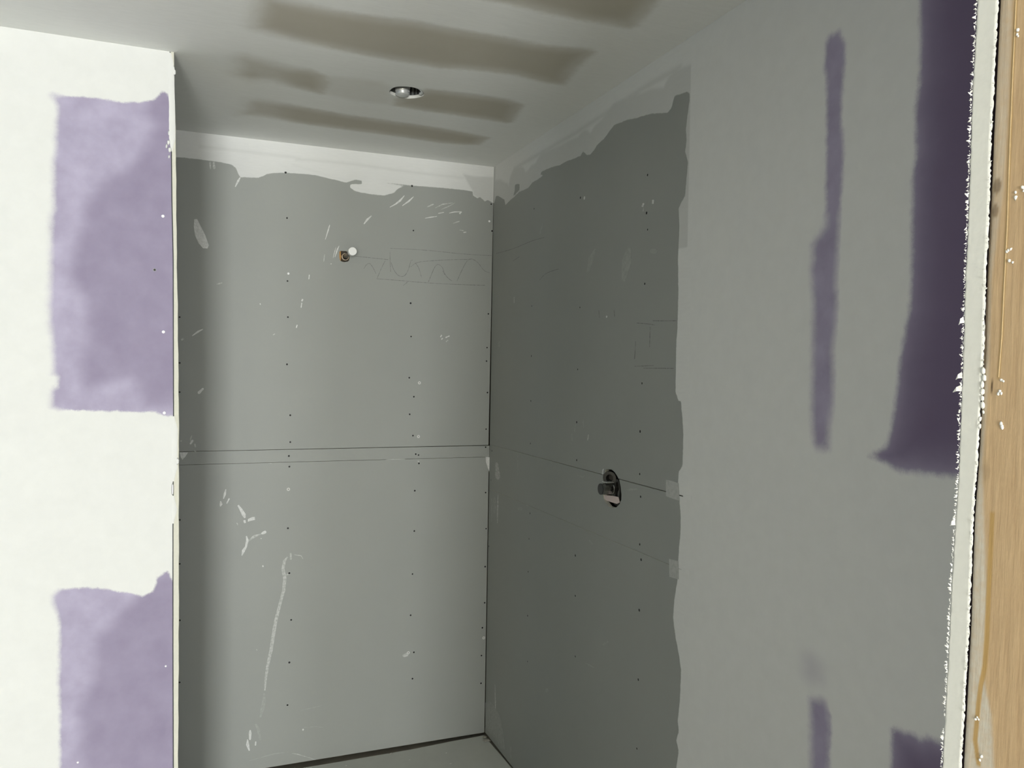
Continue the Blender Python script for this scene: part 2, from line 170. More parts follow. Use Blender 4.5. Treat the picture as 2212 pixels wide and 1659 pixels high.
            ('b', 2, [(-0.7948, 1.8241), (-0.7965, 1.8218), (-0.7965, 1.8172), (-0.7975, 1.8112), (-0.7981, 1.8066), (-0.7974, 1.8041), (-0.7958, 1.8039), (-0.7945, 1.8062), (-0.794, 1.8108), (-0.7934, 1.8168), (-0.7922, 1.8214), (-0.7933, 1.8239)], 1),
            ('b', 2, [(-0.8115, 1.737), (-0.8132, 1.7358), (-0.8135, 1.7328), (-0.8149, 1.7291), (-0.8157, 1.7262), (-0.8147, 1.7243), (-0.8132, 1.7239), (-0.8114, 1.725), (-0.8107, 1.728), (-0.8101, 1.7319), (-0.8088, 1.7347), (-0.8097, 1.7366)], 1),
            ('b', 2, [(-0.2224, 1.7163), (-0.2243, 1.7158), (-0.2257, 1.7135), (-0.2275, 1.7106), (-0.2288, 1.7083), (-0.2281, 1.7064), (-0.2267, 1.7056), (-0.2247, 1.7061), (-0.2233, 1.7083), (-0.2216, 1.7113), (-0.2202, 1.7136), (-0.2207, 1.7154)], 1),
            ('b', 2, [(-0.205, 1.704), (-0.202, 1.7034), (-0.1979, 1.7054), (-0.1928, 1.7086), (-0.1883, 1.7098), (-0.1869, 1.7122), (-0.1877, 1.7139), (-0.1906, 1.7144), (-0.1944, 1.7118), (-0.2001, 1.71), (-0.2043, 1.7081), (-0.2057, 1.7055)], 1),
            ('b', 2, [(-0.2226, 1.6959), (-0.2209, 1.6957), (-0.2195, 1.697), (-0.2178, 1.6989), (-0.2158, 1.6997), (-0.2166, 1.7018), (-0.2181, 1.7032), (-0.2203, 1.7038), (-0.2211, 1.7019), (-0.2229, 1.7002), (-0.2243, 1.6988), (-0.2239, 1.6971)], 1),
            ('b', 1, [(-0.2026, 1.687), (-0.2004, 1.6867), (-0.1981, 1.6885), (-0.1953, 1.6912), (-0.1929, 1.6929), (-0.1925, 1.6948), (-0.1936, 1.6961), (-0.1957, 1.6961), (-0.1979, 1.6942), (-0.2011, 1.692), (-0.2033, 1.6901), (-0.2035, 1.688)], 1),
            ('b', 1, [(-1.1079, 1.8769), (-1.0972, 1.8793), (-1.0872, 1.8846), (-1.088, 1.8872), (-1.0988, 1.8849), (-1.1088, 1.8799)], 1),
            ('b', 2, [(-1.1551, 1.7092), (-1.1732, 1.701), (-1.1923, 1.6827), (-1.1909, 1.6806), (-1.1695, 1.6949), (-1.1539, 1.7067)], 1),
            ('b', 1, [(-1.229, 1.6638), (-1.2269, 1.6629), (-1.2247, 1.6643), (-1.2219, 1.6661), (-1.2196, 1.6672), (-1.2198, 1.6702), (-1.2212, 1.6726), (-1.2236, 1.674), (-1.2255, 1.6721), (-1.2281, 1.67), (-1.2302, 1.6684), (-1.2303, 1.666)], 1),
            ('b', 2, [(-1.1515, 1.4874), (-1.1555, 1.4867), (-1.1596, 1.4817), (-1.1661, 1.4765), (-1.1705, 1.4718), (-1.1702, 1.4667), (-1.1683, 1.4646), (-1.1635, 1.4644), (-1.1592, 1.4692), (-1.1544, 1.4762), (-1.1499, 1.4808), (-1.1493, 1.485)], 1),
            ('b', 2, [(-0.9511, 1.8146), (-0.9515, 1.8135), (-0.9514, 1.812), (-0.951, 1.81), (-0.9501, 1.8087), (-0.9492, 1.8082), (-0.9481, 1.8086), (-0.9477, 1.8096), (-0.9477, 1.8112), (-0.9485, 1.813), (-0.9492, 1.8144), (-0.9501, 1.8149)], 1),
            ('b', 1, [(-0.901, 1.6935), (-0.8997, 1.6935), (-0.8977, 1.6943), (-0.8955, 1.696), (-0.8937, 1.6972), (-0.8931, 1.6985), (-0.8939, 1.6997), (-0.8952, 1.6997), (-0.897, 1.6985), (-0.8994, 1.6972), (-0.901, 1.6956), (-0.9015, 1.6944)], 1),
            ('b', 1, [(-1.1901, 1.3098), (-1.1972, 1.2938), (-1.1916, 1.2774), (-1.1899, 1.2778), (-1.1919, 1.2933), (-1.1883, 1.309)], 1),
            ('b', 2, [(-1.1866, 1.2924), (-1.1895, 1.2917), (-1.192, 1.2883), (-1.1943, 1.2831), (-1.1967, 1.2796), (-1.1963, 1.2765), (-1.194, 1.2748), (-1.1912, 1.2755), (-1.1891, 1.2792), (-1.1856, 1.2835), (-1.1835, 1.2873), (-1.184, 1.2905)], 1),
            ('b', 1, [(-1.1797, 1.2772), (-1.1807, 1.2753), (-1.1802, 1.2721), (-1.18, 1.2678), (-1.1793, 1.2646), (-1.1775, 1.2632), (-1.1756, 1.2635), (-1.1744, 1.2654), (-1.1748, 1.2687), (-1.176, 1.2728), (-1.1766, 1.276), (-1.1782, 1.2775)], 1),
            ('b', 1, [(-1.1816, 1.2509), (-1.1813, 1.2493), (-1.1794, 1.2484), (-1.1773, 1.2466), (-1.1756, 1.2453), (-1.1742, 1.2454), (-1.1734, 1.2468), (-1.1738, 1.2483), (-1.1756, 1.2494), (-1.1779, 1.2508), (-1.1794, 1.2524), (-1.1809, 1.2521)], 1),
            ('b', 1, [(-1.2319, 1.2872), (-1.2309, 1.2857), (-1.2291, 1.2854), (-1.2267, 1.2861), (-1.2248, 1.2853), (-1.2239, 1.2872), (-1.2239, 1.2891), (-1.2249, 1.291), (-1.2267, 1.2903), (-1.2291, 1.291), (-1.231, 1.2908), (-1.2319, 1.2893)], 1),
            ('b', 2, [(-1.2308, 1.2458), (-1.2022, 1.2452), (-1.2106, 1.2303), (-1.2215, 1.2178), (-1.227, 1.2267)], 0), ('b', 2, [(-1.0688, 1.1017), (-1.0753, 1.0846), (-1.077, 1.0656), (-1.0746, 1.0648), (-1.0667, 1.0819), (-1.0659, 1.1009)], 1),
            ('b', 2, [(-1.0555, 1.0669), (-1.0582, 1.0654), (-1.0598, 1.0605), (-1.0628, 1.0546), (-1.065, 1.05), (-1.0652, 1.047), (-1.0632, 1.0459), (-1.061, 1.0476), (-1.0588, 1.0522), (-1.056, 1.0582), (-1.053, 1.0624), (-1.0534, 1.0657)], 1),
            ('b', 2, [(-1.0875, 1.0574), (-1.089, 1.0459), (-1.0883, 1.0372), (-1.0854, 1.036), (-1.0789, 1.0448), (-1.0844, 1.0578)], 1),
            ('b', 2, [(-1.0251, 1.0368), (-1.0156, 1.0167), (-1.0076, 0.9978), (-0.9997, 0.9874), (-0.9947, 0.9889), (-0.9948, 1.0034), (-1.0064, 1.0223), (-1.0204, 1.04)], 1),
            ('b', 2, [(-1.0009, 0.9798), (-1.0028, 0.9781), (-1.0023, 0.9752), (-1.0018, 0.9715), (-1.0004, 0.9688), (-0.9982, 0.9675), (-0.9957, 0.9678), (-0.994, 0.9695), (-0.9936, 0.9725), (-0.9943, 0.9762), (-0.9948, 0.979), (-0.9972, 0.9803)], 1),
            ('b', 2, [(-0.9866, 0.9827), (-0.9719, 0.9901), (-0.961, 0.9903), (-0.9601, 0.9788), (-0.9749, 0.9763), (-0.9865, 0.9728)], 0),
            ('b', 1, [(-1.0273, 0.9711), (-1.0277, 0.9696), (-1.0272, 0.967), (-1.0255, 0.9641), (-1.0246, 0.9617), (-1.0236, 0.9606), (-1.0219, 0.9613), (-1.0219, 0.9627), (-1.0228, 0.9651), (-1.0234, 0.9684), (-1.0247, 0.9707), (-1.0261, 0.9716)], 1),
            ('b', 2, [(-0.9933, 0.9178), (-0.9922, 0.902), (-0.9956, 0.8789), (-1.0068, 0.8644), (-1.0087, 0.8441), (-1.0059, 0.843), (-0.9966, 0.8587), (-0.9887, 0.8757), (-0.9825, 0.9011), (-0.9895, 0.9186)], 1),
            ('b', 1, [(-0.9836, 0.8959), (-0.9608, 0.9096), (-0.9355, 0.9214), (-0.9366, 0.9247), (-0.9659, 0.9192), (-0.9857, 0.8987)], 1),
            ('b', 2, [(-0.9351, 0.9211), (-0.9324, 0.9207), (-0.9276, 0.921), (-0.9223, 0.9235), (-0.9182, 0.9251), (-0.9176, 0.9294), (-0.9192, 0.9328), (-0.9228, 0.9351), (-0.9268, 0.9331), (-0.9321, 0.9307), (-0.9355, 0.9274), (-0.937, 0.925)], 1),
            ('b', 2, [(-0.9392, 0.9054), (-0.939, 0.9045), (-0.9381, 0.904), (-0.9371, 0.903), (-0.9359, 0.9031), (-0.9352, 0.9035), (-0.9349, 0.9045), (-0.9351, 0.9054), (-0.9358, 0.9064), (-0.9371, 0.9065), (-0.9381, 0.9069), (-0.9388, 0.9065)], 1),
            ('b', 2, [(-0.931, 0.7944), (-0.9295, 0.7928), (-0.9286, 0.7937), (-0.927, 0.7939), (-0.9259, 0.7943), (-0.9263, 0.7966), (-0.9274, 0.799), (-0.9289, 0.8007), (-0.9299, 0.8001), (-0.9311, 0.7991), (-0.9324, 0.799), (-0.9321, 0.7968)], 1),
            ('b', 1,
             [(-0.8383, 0.8277), (-0.8535, 0.8134), (-0.8599, 0.7803), (-0.8532, 0.7429), (-0.8559, 0.6972), (-0.8698, 0.6409), (-0.8852, 0.5793), (-0.8949, 0.5171), (-0.9014, 0.4655), (-0.9126, 0.409), (-0.9184, 0.3516), (-0.9198, 0.3096), (-0.9147, 0.3084),
              (-0.91, 0.3495), (-0.9021, 0.4057), (-0.8894, 0.4618), (-0.882, 0.5136), (-0.873, 0.5754), (-0.8595, 0.6371), (-0.8443, 0.6939), (-0.8399, 0.7423), (-0.8473, 0.7796), (-0.8442, 0.8089), (-0.8345, 0.8243)],
             1),
            ('b', 0, [(-0.9212, 0.2992), (-0.9263, 0.2692), (-0.9323, 0.2393), (-0.935, 0.2074), (-0.9302, 0.2054), (-0.9186, 0.2342), (-0.9133, 0.2657), (-0.916, 0.2982)], 1),
            ('b', 1, [(-0.8266, 0.8411), (-0.8286, 0.838), (-0.8282, 0.8319), (-0.8276, 0.8239), (-0.8284, 0.8179), (-0.8253, 0.8146), (-0.8229, 0.8146), (-0.82, 0.8176), (-0.8214, 0.8238), (-0.8216, 0.8317), (-0.8218, 0.8378), (-0.8241, 0.841)], 1),
            ('b', 1, [(-0.8111, 0.8318), (-0.7862, 0.8259), (-0.7782, 0.8135), (-0.7768, 0.8142), (-0.7845, 0.8294), (-0.8109, 0.8334)], 1),
            ('b', 1, [(-0.8313, 0.7612), (-0.8341, 0.7612), (-0.8381, 0.7591), (-0.8435, 0.7564), (-0.8476, 0.7546), (-0.849, 0.7522), (-0.8474, 0.7491), (-0.8446, 0.7489), (-0.8406, 0.7512), (-0.8354, 0.754), (-0.8313, 0.756), (-0.8298, 0.7583)], 1),
            ('b', 2, [(-0.9714, 0.1626), (-0.9728, 0.1581), (-0.9745, 0.1494), (-0.9737, 0.1375), (-0.9738, 0.1285), (-0.9712, 0.1234), (-0.9685, 0.1229), (-0.9658, 0.1271), (-0.9656, 0.136), (-0.9644, 0.1476), (-0.9659, 0.1569), (-0.9672, 0.1618)], 1),
            ('b', 2, [(-0.9806, 0.1274), (-0.9844, 0.1062), (-0.9741, 0.0813), (-0.9697, 0.082), (-0.9727, 0.1062), (-0.9769, 0.1268)], 1),
            ('b', 2, [(-0.949, 0.1147), (-0.9507, 0.1132), (-0.951, 0.1094), (-0.9519, 0.1045), (-0.9523, 0.1007), (-0.9509, 0.0983), (-0.9487, 0.0977), (-0.947, 0.0992), (-0.9465, 0.1029), (-0.9463, 0.108), (-0.9458, 0.1118), (-0.9471, 0.1142)], 1),
            ('b', 0, [(-0.9523, 0.1817), (-0.9451, 0.1594), (-0.9349, 0.117), (-0.9284, 0.1172), (-0.9341, 0.1611), (-0.9471, 0.1837)], 1),
            ('b', 0, [(-0.7781, 0.2109), (-0.7312, 0.214), (-0.6975, 0.2187), (-0.6977, 0.2198), (-0.7319, 0.2169), (-0.7783, 0.2119)], 1),
            ('b', 2, [(-0.7729, 0.1333), (-0.7729, 0.1315), (-0.7719, 0.1304), (-0.7703, 0.1294), (-0.769, 0.1289), (-0.7675, 0.1301), (-0.7664, 0.1324), (-0.7662, 0.1344), (-0.7672, 0.1355), (-0.7688, 0.1366), (-0.7701, 0.1371), (-0.7714, 0.1362)], 1),
            ('b', 0, [(-0.767, 0.1415), (-0.7202, 0.1365), (-0.6887, 0.1296), (-0.6886, 0.1305), (-0.7202, 0.1386), (-0.7671, 0.1425)], 1),
            ('b', 0, [(-0.9728, 0.042), (-0.9281, 0.0469), (-0.878, 0.0527), (-0.825, 0.0517), (-0.8252, 0.0533), (-0.8788, 0.0569), (-0.9288, 0.0498), (-0.9731, 0.0433)], 1),
            ('b', 1, [(-0.8098, 0.044), (-0.7921, 0.0375), (-0.7188, 0.0038), (-0.7184, 0.005), (-0.7913, 0.0405), (-0.8096, 0.0453)], 1),
            ('b', 2, [(-0.9317, 0.796), (-0.9315, 0.7949), (-0.9306, 0.7943), (-0.9294, 0.7941), (-0.9287, 0.7928), (-0.9277, 0.7949), (-0.9272, 0.7972), (-0.9271, 0.7997), (-0.9283, 0.799), (-0.9294, 0.7996), (-0.9304, 0.7996), (-0.9311, 0.7988)], 1),
            ('b', 1, [(-0.9507, 0.475), (-0.9508, 0.4739), (-0.9502, 0.4725), (-0.9491, 0.4708), (-0.9483, 0.4696), (-0.9473, 0.4693), (-0.9463, 0.4699), (-0.9462, 0.4709), (-0.9469, 0.4722), (-0.948, 0.4739), (-0.9489, 0.4751), (-0.9499, 0.4754)], 1),
            ('b', 2, [(-0.0178, 1.1994), (0.0031, 1.1977), (0.0024, 1.1676), (0.0004, 1.134), (-0.0089, 1.1559), (-0.0157, 1.1778)], 0),
            ('b', 1, [(-0.9153, 1.195), (-0.9134, 1.1944), (-0.9097, 1.1943), (-0.905, 1.1942), (-0.9014, 1.1945), (-0.8995, 1.195), (-0.8995, 1.1957), (-0.9014, 1.1962), (-0.9051, 1.1965), (-0.9098, 1.1964), (-0.9134, 1.1963), (-0.9153, 1.1958)], 1),
            ('b', 1, [(-0.4529, 1.1979), (-0.4171, 1.1975), (-0.3712, 1.1975), (-0.3712, 1.1987), (-0.4172, 1.1998), (-0.4529, 1.1987)], 1),
            ('b', 1, [(-0.3186, 1.1888), (-0.3186, 1.1872), (-0.3173, 1.1856), (-0.3155, 1.1837), (-0.3138, 1.1827), (-0.3119, 1.1833), (-0.3104, 1.1851), (-0.3102, 1.187), (-0.3116, 1.1884), (-0.3139, 1.1898), (-0.3157, 1.1907), (-0.3173, 1.1903)], 1),
            ('b', 1, [(-0.3685, 0.3778), (-0.3645, 0.3748), (-0.3587, 0.3746), (-0.3517, 0.3761), (-0.3467, 0.378), (-0.3452, 0.3825), (-0.3471, 0.3878), (-0.3512, 0.3909), (-0.3568, 0.3906), (-0.3637, 0.3889), (-0.3685, 0.3864), (-0.37, 0.3821)], 1),
            ('r', 2, [(-0.8615, 2.1467), (-0.8586, 2.1461), (-0.8577, 2.1437), (-0.8565, 2.1407), (-0.8572, 2.138), (-0.8594, 2.1361), (-0.8625, 2.1353), (-0.8654, 2.1359), (-0.8674, 2.138), (-0.8678, 2.1412), (-0.8683, 2.1436), (-0.866, 2.1455)], 1),
            ('r', 2, [(-1.236, 2.0544), (-1.2318, 2.0545), (-1.2302, 2.0522), (-1.2283, 2.0491), (-1.2251, 2.0475), (-1.2273, 2.0451), (-1.2313, 2.0435), (-1.2354, 2.0434), (-1.2359, 2.0462), (-1.2389, 2.0488), (-1.2411, 2.0509), (-1.2388, 2.0533)], 1),
            ('r', 2, [(-1.2854, 2.0542), (-1.2817, 2.0537), (-1.2817, 2.051), (-1.282, 2.0473), (-1.2806, 2.0449), (-1.2835, 2.0428), (-1.2873, 2.0419), (-1.2907, 2.0425), (-1.2901, 2.0454), (-1.2916, 2.0486), (-1.2925, 2.0511), (-1.2892, 2.0533)], 1),
            ('r', 1, [(-0.2538, 1.8661), (-0.2511, 1.8631), (-0.2525, 1.8569), (-0.2521, 1.8489), (-0.2521, 1.8427), (-0.2551, 1.8393), (-0.258, 1.8391), (-0.2608, 1.8421), (-0.2602, 1.8483), (-0.259, 1.8564), (-0.26, 1.8624), (-0.257, 1.8658)], 1),
            ('r', 2, [(-1.0282, 1.7459), (-1.0254, 1.7455), (-1.0245, 1.7441), (-1.0256, 1.7421), (-1.0254, 1.7407), (-1.0269, 1.7398), (-1.0305, 1.7394), (-1.0323, 1.74), (-1.0326, 1.7414), (-1.0345, 1.743), (-1.0341, 1.7445), (-1.0317, 1.7456)], 1),
            ('r', 1, [(-1.2357, 2.0416), (-1.2344, 2.0406), (-1.2332, 2.0383), (-1.2327, 2.035), (-1.2316, 2.0327), (-1.2332, 2.031), (-1.2349, 2.0305), (-1.2371, 2.0313), (-1.2372, 2.0339), (-1.2383, 2.037), (-1.2383, 2.0396), (-1.2377, 2.0411)], 1),
            ('r', 0, [(-0.942, 1.9652), (-0.9, 1.9401), (-0.8887, 1.8961), (-0.9033, 1.8929), (-0.9357, 1.9302), (-0.9532, 1.9614)], 1),
            ('r', 0, [(-1.1491, 1.9402), (-1.1199, 1.9058), (-1.1193, 1.8446), (-1.1402, 1.8408), (-1.1744, 1.8947), (-1.1689, 1.9358)], 1),
            ('r', 0, [(-1.277, 1.9104), (-1.2808, 1.9065), (-1.2889, 1.9046), (-1.2993, 1.902), (-1.3073, 1.9006), (-1.3119, 1.9037), (-1.3126, 1.9089), (-1.3089, 1.9135), (-1.3009, 1.915), (-1.2903, 1.916), (-1.2821, 1.917), (-1.2775, 1.9146)], 1),
            ('r', 0, [(-0.5223, 2.1132), (-0.5168, 2.1098), (-0.5109, 2.1018), (-0.5041, 2.0911), (-0.499, 2.0828), (-0.499, 2.0779), (-0.5034, 2.0767), (-0.5091, 2.0802), (-0.5151, 2.0882), (-0.5227, 2.0987), (-0.5278, 2.1068), (-0.528, 2.1117)], 1),
            ('r', 0, [(-0.0959, 1.6925), (-0.0854, 1.6903), (-0.0829, 1.6851), (-0.0866, 1.6778), (-0.0805, 1.6727), (-0.0887, 1.6694), (-0.1009, 1.6687), (-0.1103, 1.671), (-0.1069, 1.6766), (-0.1138, 1.6832), (-0.1139, 1.6885), (-0.1048, 1.6919)], 1),
            ('r', 0, [(-0.8241, 1.3961), (-0.8203, 1.3928), (-0.8191, 1.3867), (-0.8187, 1.3788), (-0.8171, 1.3727), (-0.8188, 1.3695), (-0.8228, 1.3697), (-0.8256, 1.3729), (-0.8263, 1.379), (-0.8287, 1.387), (-0.8297, 1.393), (-0.8271, 1.3961)], 1),
            ('r', 0, [(-0.8806, 1.4152), (-0.8793, 1.4117), (-0.8787, 1.4051), (-0.8813, 1.3969), (-0.8825, 1.3905), (-0.8855, 1.3874), (-0.8883, 1.3877), (-0.8902, 1.3912), (-0.8894, 1.3976), (-0.8893, 1.4061), (-0.8866, 1.4123), (-0.8842, 1.4155)], 1),
            ('r', 1, [(-0.9208, 1.3699), (-0.9173, 1.3674), (-0.9162, 1.3626), (-0.9147, 1.3564), (-0.9135, 1.3517), (-0.9147, 1.3492), (-0.9179, 1.3493), (-0.9204, 1.3518), (-0.9219, 1.3566), (-0.9239, 1.3628), (-0.9254, 1.3675), (-0.9234, 1.37)], 1),
            ('r', 0, [(-0.8012, 1.3655), (-0.7982, 1.3605), (-0.7967, 1.3513), (-0.7956, 1.3394), (-0.7979, 1.3304), (-0.7996, 1.3258), (-0.8051, 1.3263), (-0.8069, 1.3311), (-0.8096, 1.3404), (-0.809, 1.3522), (-0.8079, 1.3612), (-0.8051, 1.3657)], 1),
            ('r', 0, [(-0.8434, 1.2277), (-0.89, 1.2249), (-0.9078, 1.2361), (-0.9049, 1.237), (-0.8898, 1.2287), (-0.8447, 1.2295)], 1),
            ('r', 1, [(-0.0768, 1.1827), (-0.0696, 1.1729), (-0.0743, 1.1567), (-0.0724, 1.1344), (-0.0808, 1.1188), (-0.0995, 1.1132), (-0.117, 1.1161), (-0.1302, 1.1269), (-0.1285, 1.1433), (-0.1138, 1.1627), (-0.1085, 1.1786), (-0.0962, 1.1855)], 1),
            ('r', 0, [(-0.3206, 1.2476), (-0.3185, 1.2363), (-0.3186, 1.2151), (-0.3207, 1.1877), (-0.3214, 1.1665), (-0.3251, 1.1559), (-0.3282, 1.1563), (-0.3309, 1.1677), (-0.3297, 1.1887), (-0.3295, 1.2163), (-0.3276, 1.2373), (-0.3246, 1.248)], 1),
            ('r', 0, [(-1.1737, 1.2263), (-1.1815, 1.2262), (-1.196, 1.2281), (-1.2144, 1.2323), (-1.2285, 1.2347), (-1.2355, 1.2374), (-1.2351, 1.2394), (-1.2276, 1.2395), (-1.2136, 1.2368), (-1.195, 1.2342), (-1.1807, 1.2309), (-1.1734, 1.228)], 1),
            ('r', 0, [(-0.0287, 1.0228), (-0.0289, 0.9727), (-0.0291, 0.9225), (-0.0411, 0.9245), (-0.0503, 0.9762), (-0.0391, 1.0245)], 1),
            ('r', 1, [(-0.1067, 1.0514), (-0.1015, 0.992), (-0.1059, 0.9321), (-0.1119, 0.9332), (-0.1174, 0.9946), (-0.1135, 1.0524)], 1),
            ('r', 0, [(-0.0631, 1.0329), (-0.0531, 1.0234), (-0.0489, 1.0074), (-0.0518, 0.9879), (-0.0533, 0.9729), (-0.0677, 0.9674), (-0.08, 0.9695), (-0.0936, 0.9798), (-0.0937, 0.9949), (-0.0947, 1.0148), (-0.0892, 1.0291), (-0.0787, 1.0354)], 1),
            ('r', 1, [(-0.4165, 1.0593), (-0.4169, 1.0579), (-0.421, 1.0578), (-0.4263, 1.0575), (-0.43, 1.0571), (-0.4331, 1.0578), (-0.4346, 1.0589), (-0.4337, 1.06), (-0.4299, 1.0603), (-0.4252, 1.061), (-0.4217, 1.0616), (-0.4182, 1.0606)], 1),
            ('r', 0, [(-0.3281, 1.0271), (-0.3344, 1.0258), (-0.3464, 1.0267), (-0.3617, 1.0293), (-0.3734, 1.0308), (-0.3793, 1.0364), (-0.3791, 1.0408), (-0.3728, 1.0443), (-0.3612, 1.0419), (-0.3458, 1.0393), (-0.334, 1.0362), (-0.3279, 1.0328)], 1),
            ('r', 0, [(-0.939, 1.0305), (-0.9394, 1.028), (-0.9446, 1.0256), (-0.9498, 1.0218), (-0.9558, 1.0198), (-0.9616, 1.0203), (-0.9663, 1.0227), (-0.9669, 1.0256), (-0.9627, 1.0285), (-0.9547, 1.0309), (-0.9497, 1.0334), (-0.9448, 1.0335)], 1),
            ('r', 0, [(-1.0448, 0.7257), (-1.0506, 0.7279), (-1.0596, 0.7328), (-1.0686, 0.7401), (-1.0776, 0.7448), (-1.0791, 0.7485), (-1.0762, 0.7496), (-1.0695, 0.7478), (-1.063, 0.7421), (-1.0513, 0.7358), (-1.0445, 0.7301), (-1.042, 0.7267)], 1),
            ('r', 0, [(-0.6296, 0.4339), (-0.6249, 0.4306), (-0.621, 0.426), (-0.6207, 0.4216), (-0.6214, 0.4186), (-0.6286, 0.4194), (-0.6363, 0.4221), (-0.644, 0.4265), (-0.6456, 0.4303), (-0.6465, 0.4349), (-0.6437, 0.4371), (-0.6396, 0.4374)], 1),
            ('r', 0, [(-0.9295, 0.6291), (-0.955, 0.6305), (-0.9888, 0.635), (-0.9906, 0.6371), (-0.9602, 0.6369), (-0.9311, 0.6313)], 1),
            ('r', 1, [(-0.1082, 0.2525), (-0.1144, 0.1724), (-0.1176, 0.0747), (-0.1234, 0.0772), (-0.1249, 0.1766), (-0.1127, 0.2542)], 1),
            ('r', 0, [(0.0059, 0.1314), (-0.048, 0.1594), (-0.1148, 0.1593), (-0.18, 0.1402), (-0.2089, 0.0943), (-0.2346, 0.0351), (-0.1855, 0.0194), (-0.1392, 0.0315), (-0.0541, 0.0276), (-0.005, 0.0268)], 0),
            ('r', 0, [(-0.2934, 0.0742), (-0.2884, 0.0658), (-0.2902, 0.0551), (-0.2941, 0.0418), (-0.2931, 0.0297), (-0.3002, 0.0271), (-0.307, 0.0303), (-0.3124, 0.0389), (-0.3081, 0.0484), (-0.3077, 0.0632), (-0.3062, 0.0741), (-0.2995, 0.077)], 1),
            ('r', 0, [(-0.1881, 0.0853), (-0.1841, 0.0758), (-0.188, 0.0626), (-0.1892, 0.0437), (-0.1909, 0.0296), (-0.1971, 0.0246), (-0.202, 0.0269), (-0.2062, 0.0365), (-0.2042, 0.0505), (-0.2005, 0.0682), (-0.2006, 0.0831), (-0.1947, 0.0882)], 1)],
 'specks': [(-2.9062, 1.7624), (-2.9125, 1.6752), (-2.9095, 1.6733), (-2.9064, 1.6428), (-2.9078, 1.635), (-2.9061, 1.5713), (-2.9053, 1.5649), (-2.9066, 1.5453), (-2.9005, 1.3819), (-2.9039, 1.36)],
 'tapes': [[(-1.3802, 1.2847), (-1.4104, 1.2854), (-1.44, 1.2836), (-1.4474, 1.2383), (-1.4158, 1.2387), (-1.3818, 1.2406)], [(-1.4029, 1.0759), (-1.4472, 1.0798), (-1.4503, 1.0325), (-1.4061, 1.0285)]]}

# ------------------------------------------------------------------ helpers
def link(o, parent=None):
    COL.objects.link(o)
    if parent:
        o.parent = parent
    return o


def tag(o, label=None, cat=None, group=None, kind=None):
    for k, v in (('label', label), ('category', cat), ('group', group), ('kind', kind)):
        if v:
            o[k] = v
    return o


def mesh_obj(name, verts, faces, mats, parent=None, smooth=False, fm=None):
    me = bpy.data.meshes.new(name)
    me.from_pydata([tuple(v) for v in verts], [], faces)
    for mt in (mats if isinstance(mats, (list, tuple)) else [mats]):
        me.materials.append(mt)
    if fm is not None:
        me.polygons.foreach_set('material_index', fm)
    if smooth:
        me.polygons.foreach_set('use_smooth', [True] * len(me.polygons))
    me.update()
    return link(bpy.data.objects.new(name, me), parent)


def bm_obj(name, bm, mats, parent=None, smooth=False):
    me = bpy.data.meshes.new(name)
    bm.normal_update()
    bm.to_mesh(me)
    bm.free()
    for mt in (mats if isinstance(mats, (list, tuple)) else [mats]):
        me.materials.append(mt)
    if smooth:
        me.polygons.foreach_set('use_smooth', [True] * len(me.polygons))
    return link(bpy.data.objects.new(name, me), parent)


def box(bm, x0, x1, y0, y1, z0, z1):
    v = [bm.verts.new(p) for p in ((x0, y0, z0), (x1, y0, z0), (x1, y1, z0), (x0, y1, z0), (x0, y0, z1), (x1, y0, z1), (x1, y1, z1), (x0, y1, z1))]
    for f in ((3, 2, 1, 0), (4, 5, 6, 7), (0, 1, 5, 4), (1, 2, 6, 5), (2, 3, 7, 6), (3, 0, 4, 7)):
        bm.faces.new([v[i] for i in f])


def box_obj(name, b, mat, parent=None, bevel=0.0):
    bm = bmesh.new()
    box(bm, *b)
    if bevel:
        bmesh.ops.bevel(bm, geom=bm.edges[:], offset=bevel, segments=2, affect='EDGES')
    return bm_obj(name, bm, mat, parent)


def lathe(bm, prof, seg, origin, axis, xdir=None):
    """prof: list of (radius, height along axis)"""
    ax = Vector(axis).normalized()
    xd = Vector(xdir) if xdir else ax.orthogonal().normalized()
    yd = ax.cross(xd)
    o = Vector(origin)
    rings = []
    for r, h in prof:
        if r < 1e-6:
            rings.append([bm.verts.new(o + ax * h)])
        else:
            rings.append([bm.verts.new(o + ax * h + (xd * math.cos(2 * math.pi * i / seg) + yd * math.sin(2 * math.pi * i / seg)) * r) for i in range(seg)])
    for a, b in zip(rings, rings[1:]):
        for i in range(seg):
            j = (i + 1) % seg
            if len(a) == 1 and len(b) == 1:
                continue
            if len(a) == 1:
                bm.faces.new((a[0], b[j], b[i]))
            elif len(b) == 1:
                bm.faces.new((a[i], a[j], b[0]))
            else:
                bm.faces.new((a[i], a[j], b[j], b[i]))


# signed distance to a polygon (positive inside), vectorised
def sdf(poly, U, V):
    P = np.array(poly, float)
    Q = np.roll(P, -1, axis=0)
    d2 = np.full(U.shape, 1e9)
    ins = np.zeros(U.shape, bool)
    for (ax, ay), (bx, by) in zip(P, Q):
        ex, ey = bx - ax, by - ay
        L = ex * ex + ey * ey + 1e-12
        t = np.clip(((U - ax) * ex + (V - ay) * ey) / L, 0, 1)
        d2 = np.minimum(d2, (U - ax - t * ex) ** 2 + (V - ay - t * ey) ** 2)
        if ay != by:
            c = ((ay > V) != (by > V)) & (U < ex * (V - ay) / (by - ay) + ax)
            ins ^= c
    d = np.sqrt(d2)
    return np.where(ins, d, -d)


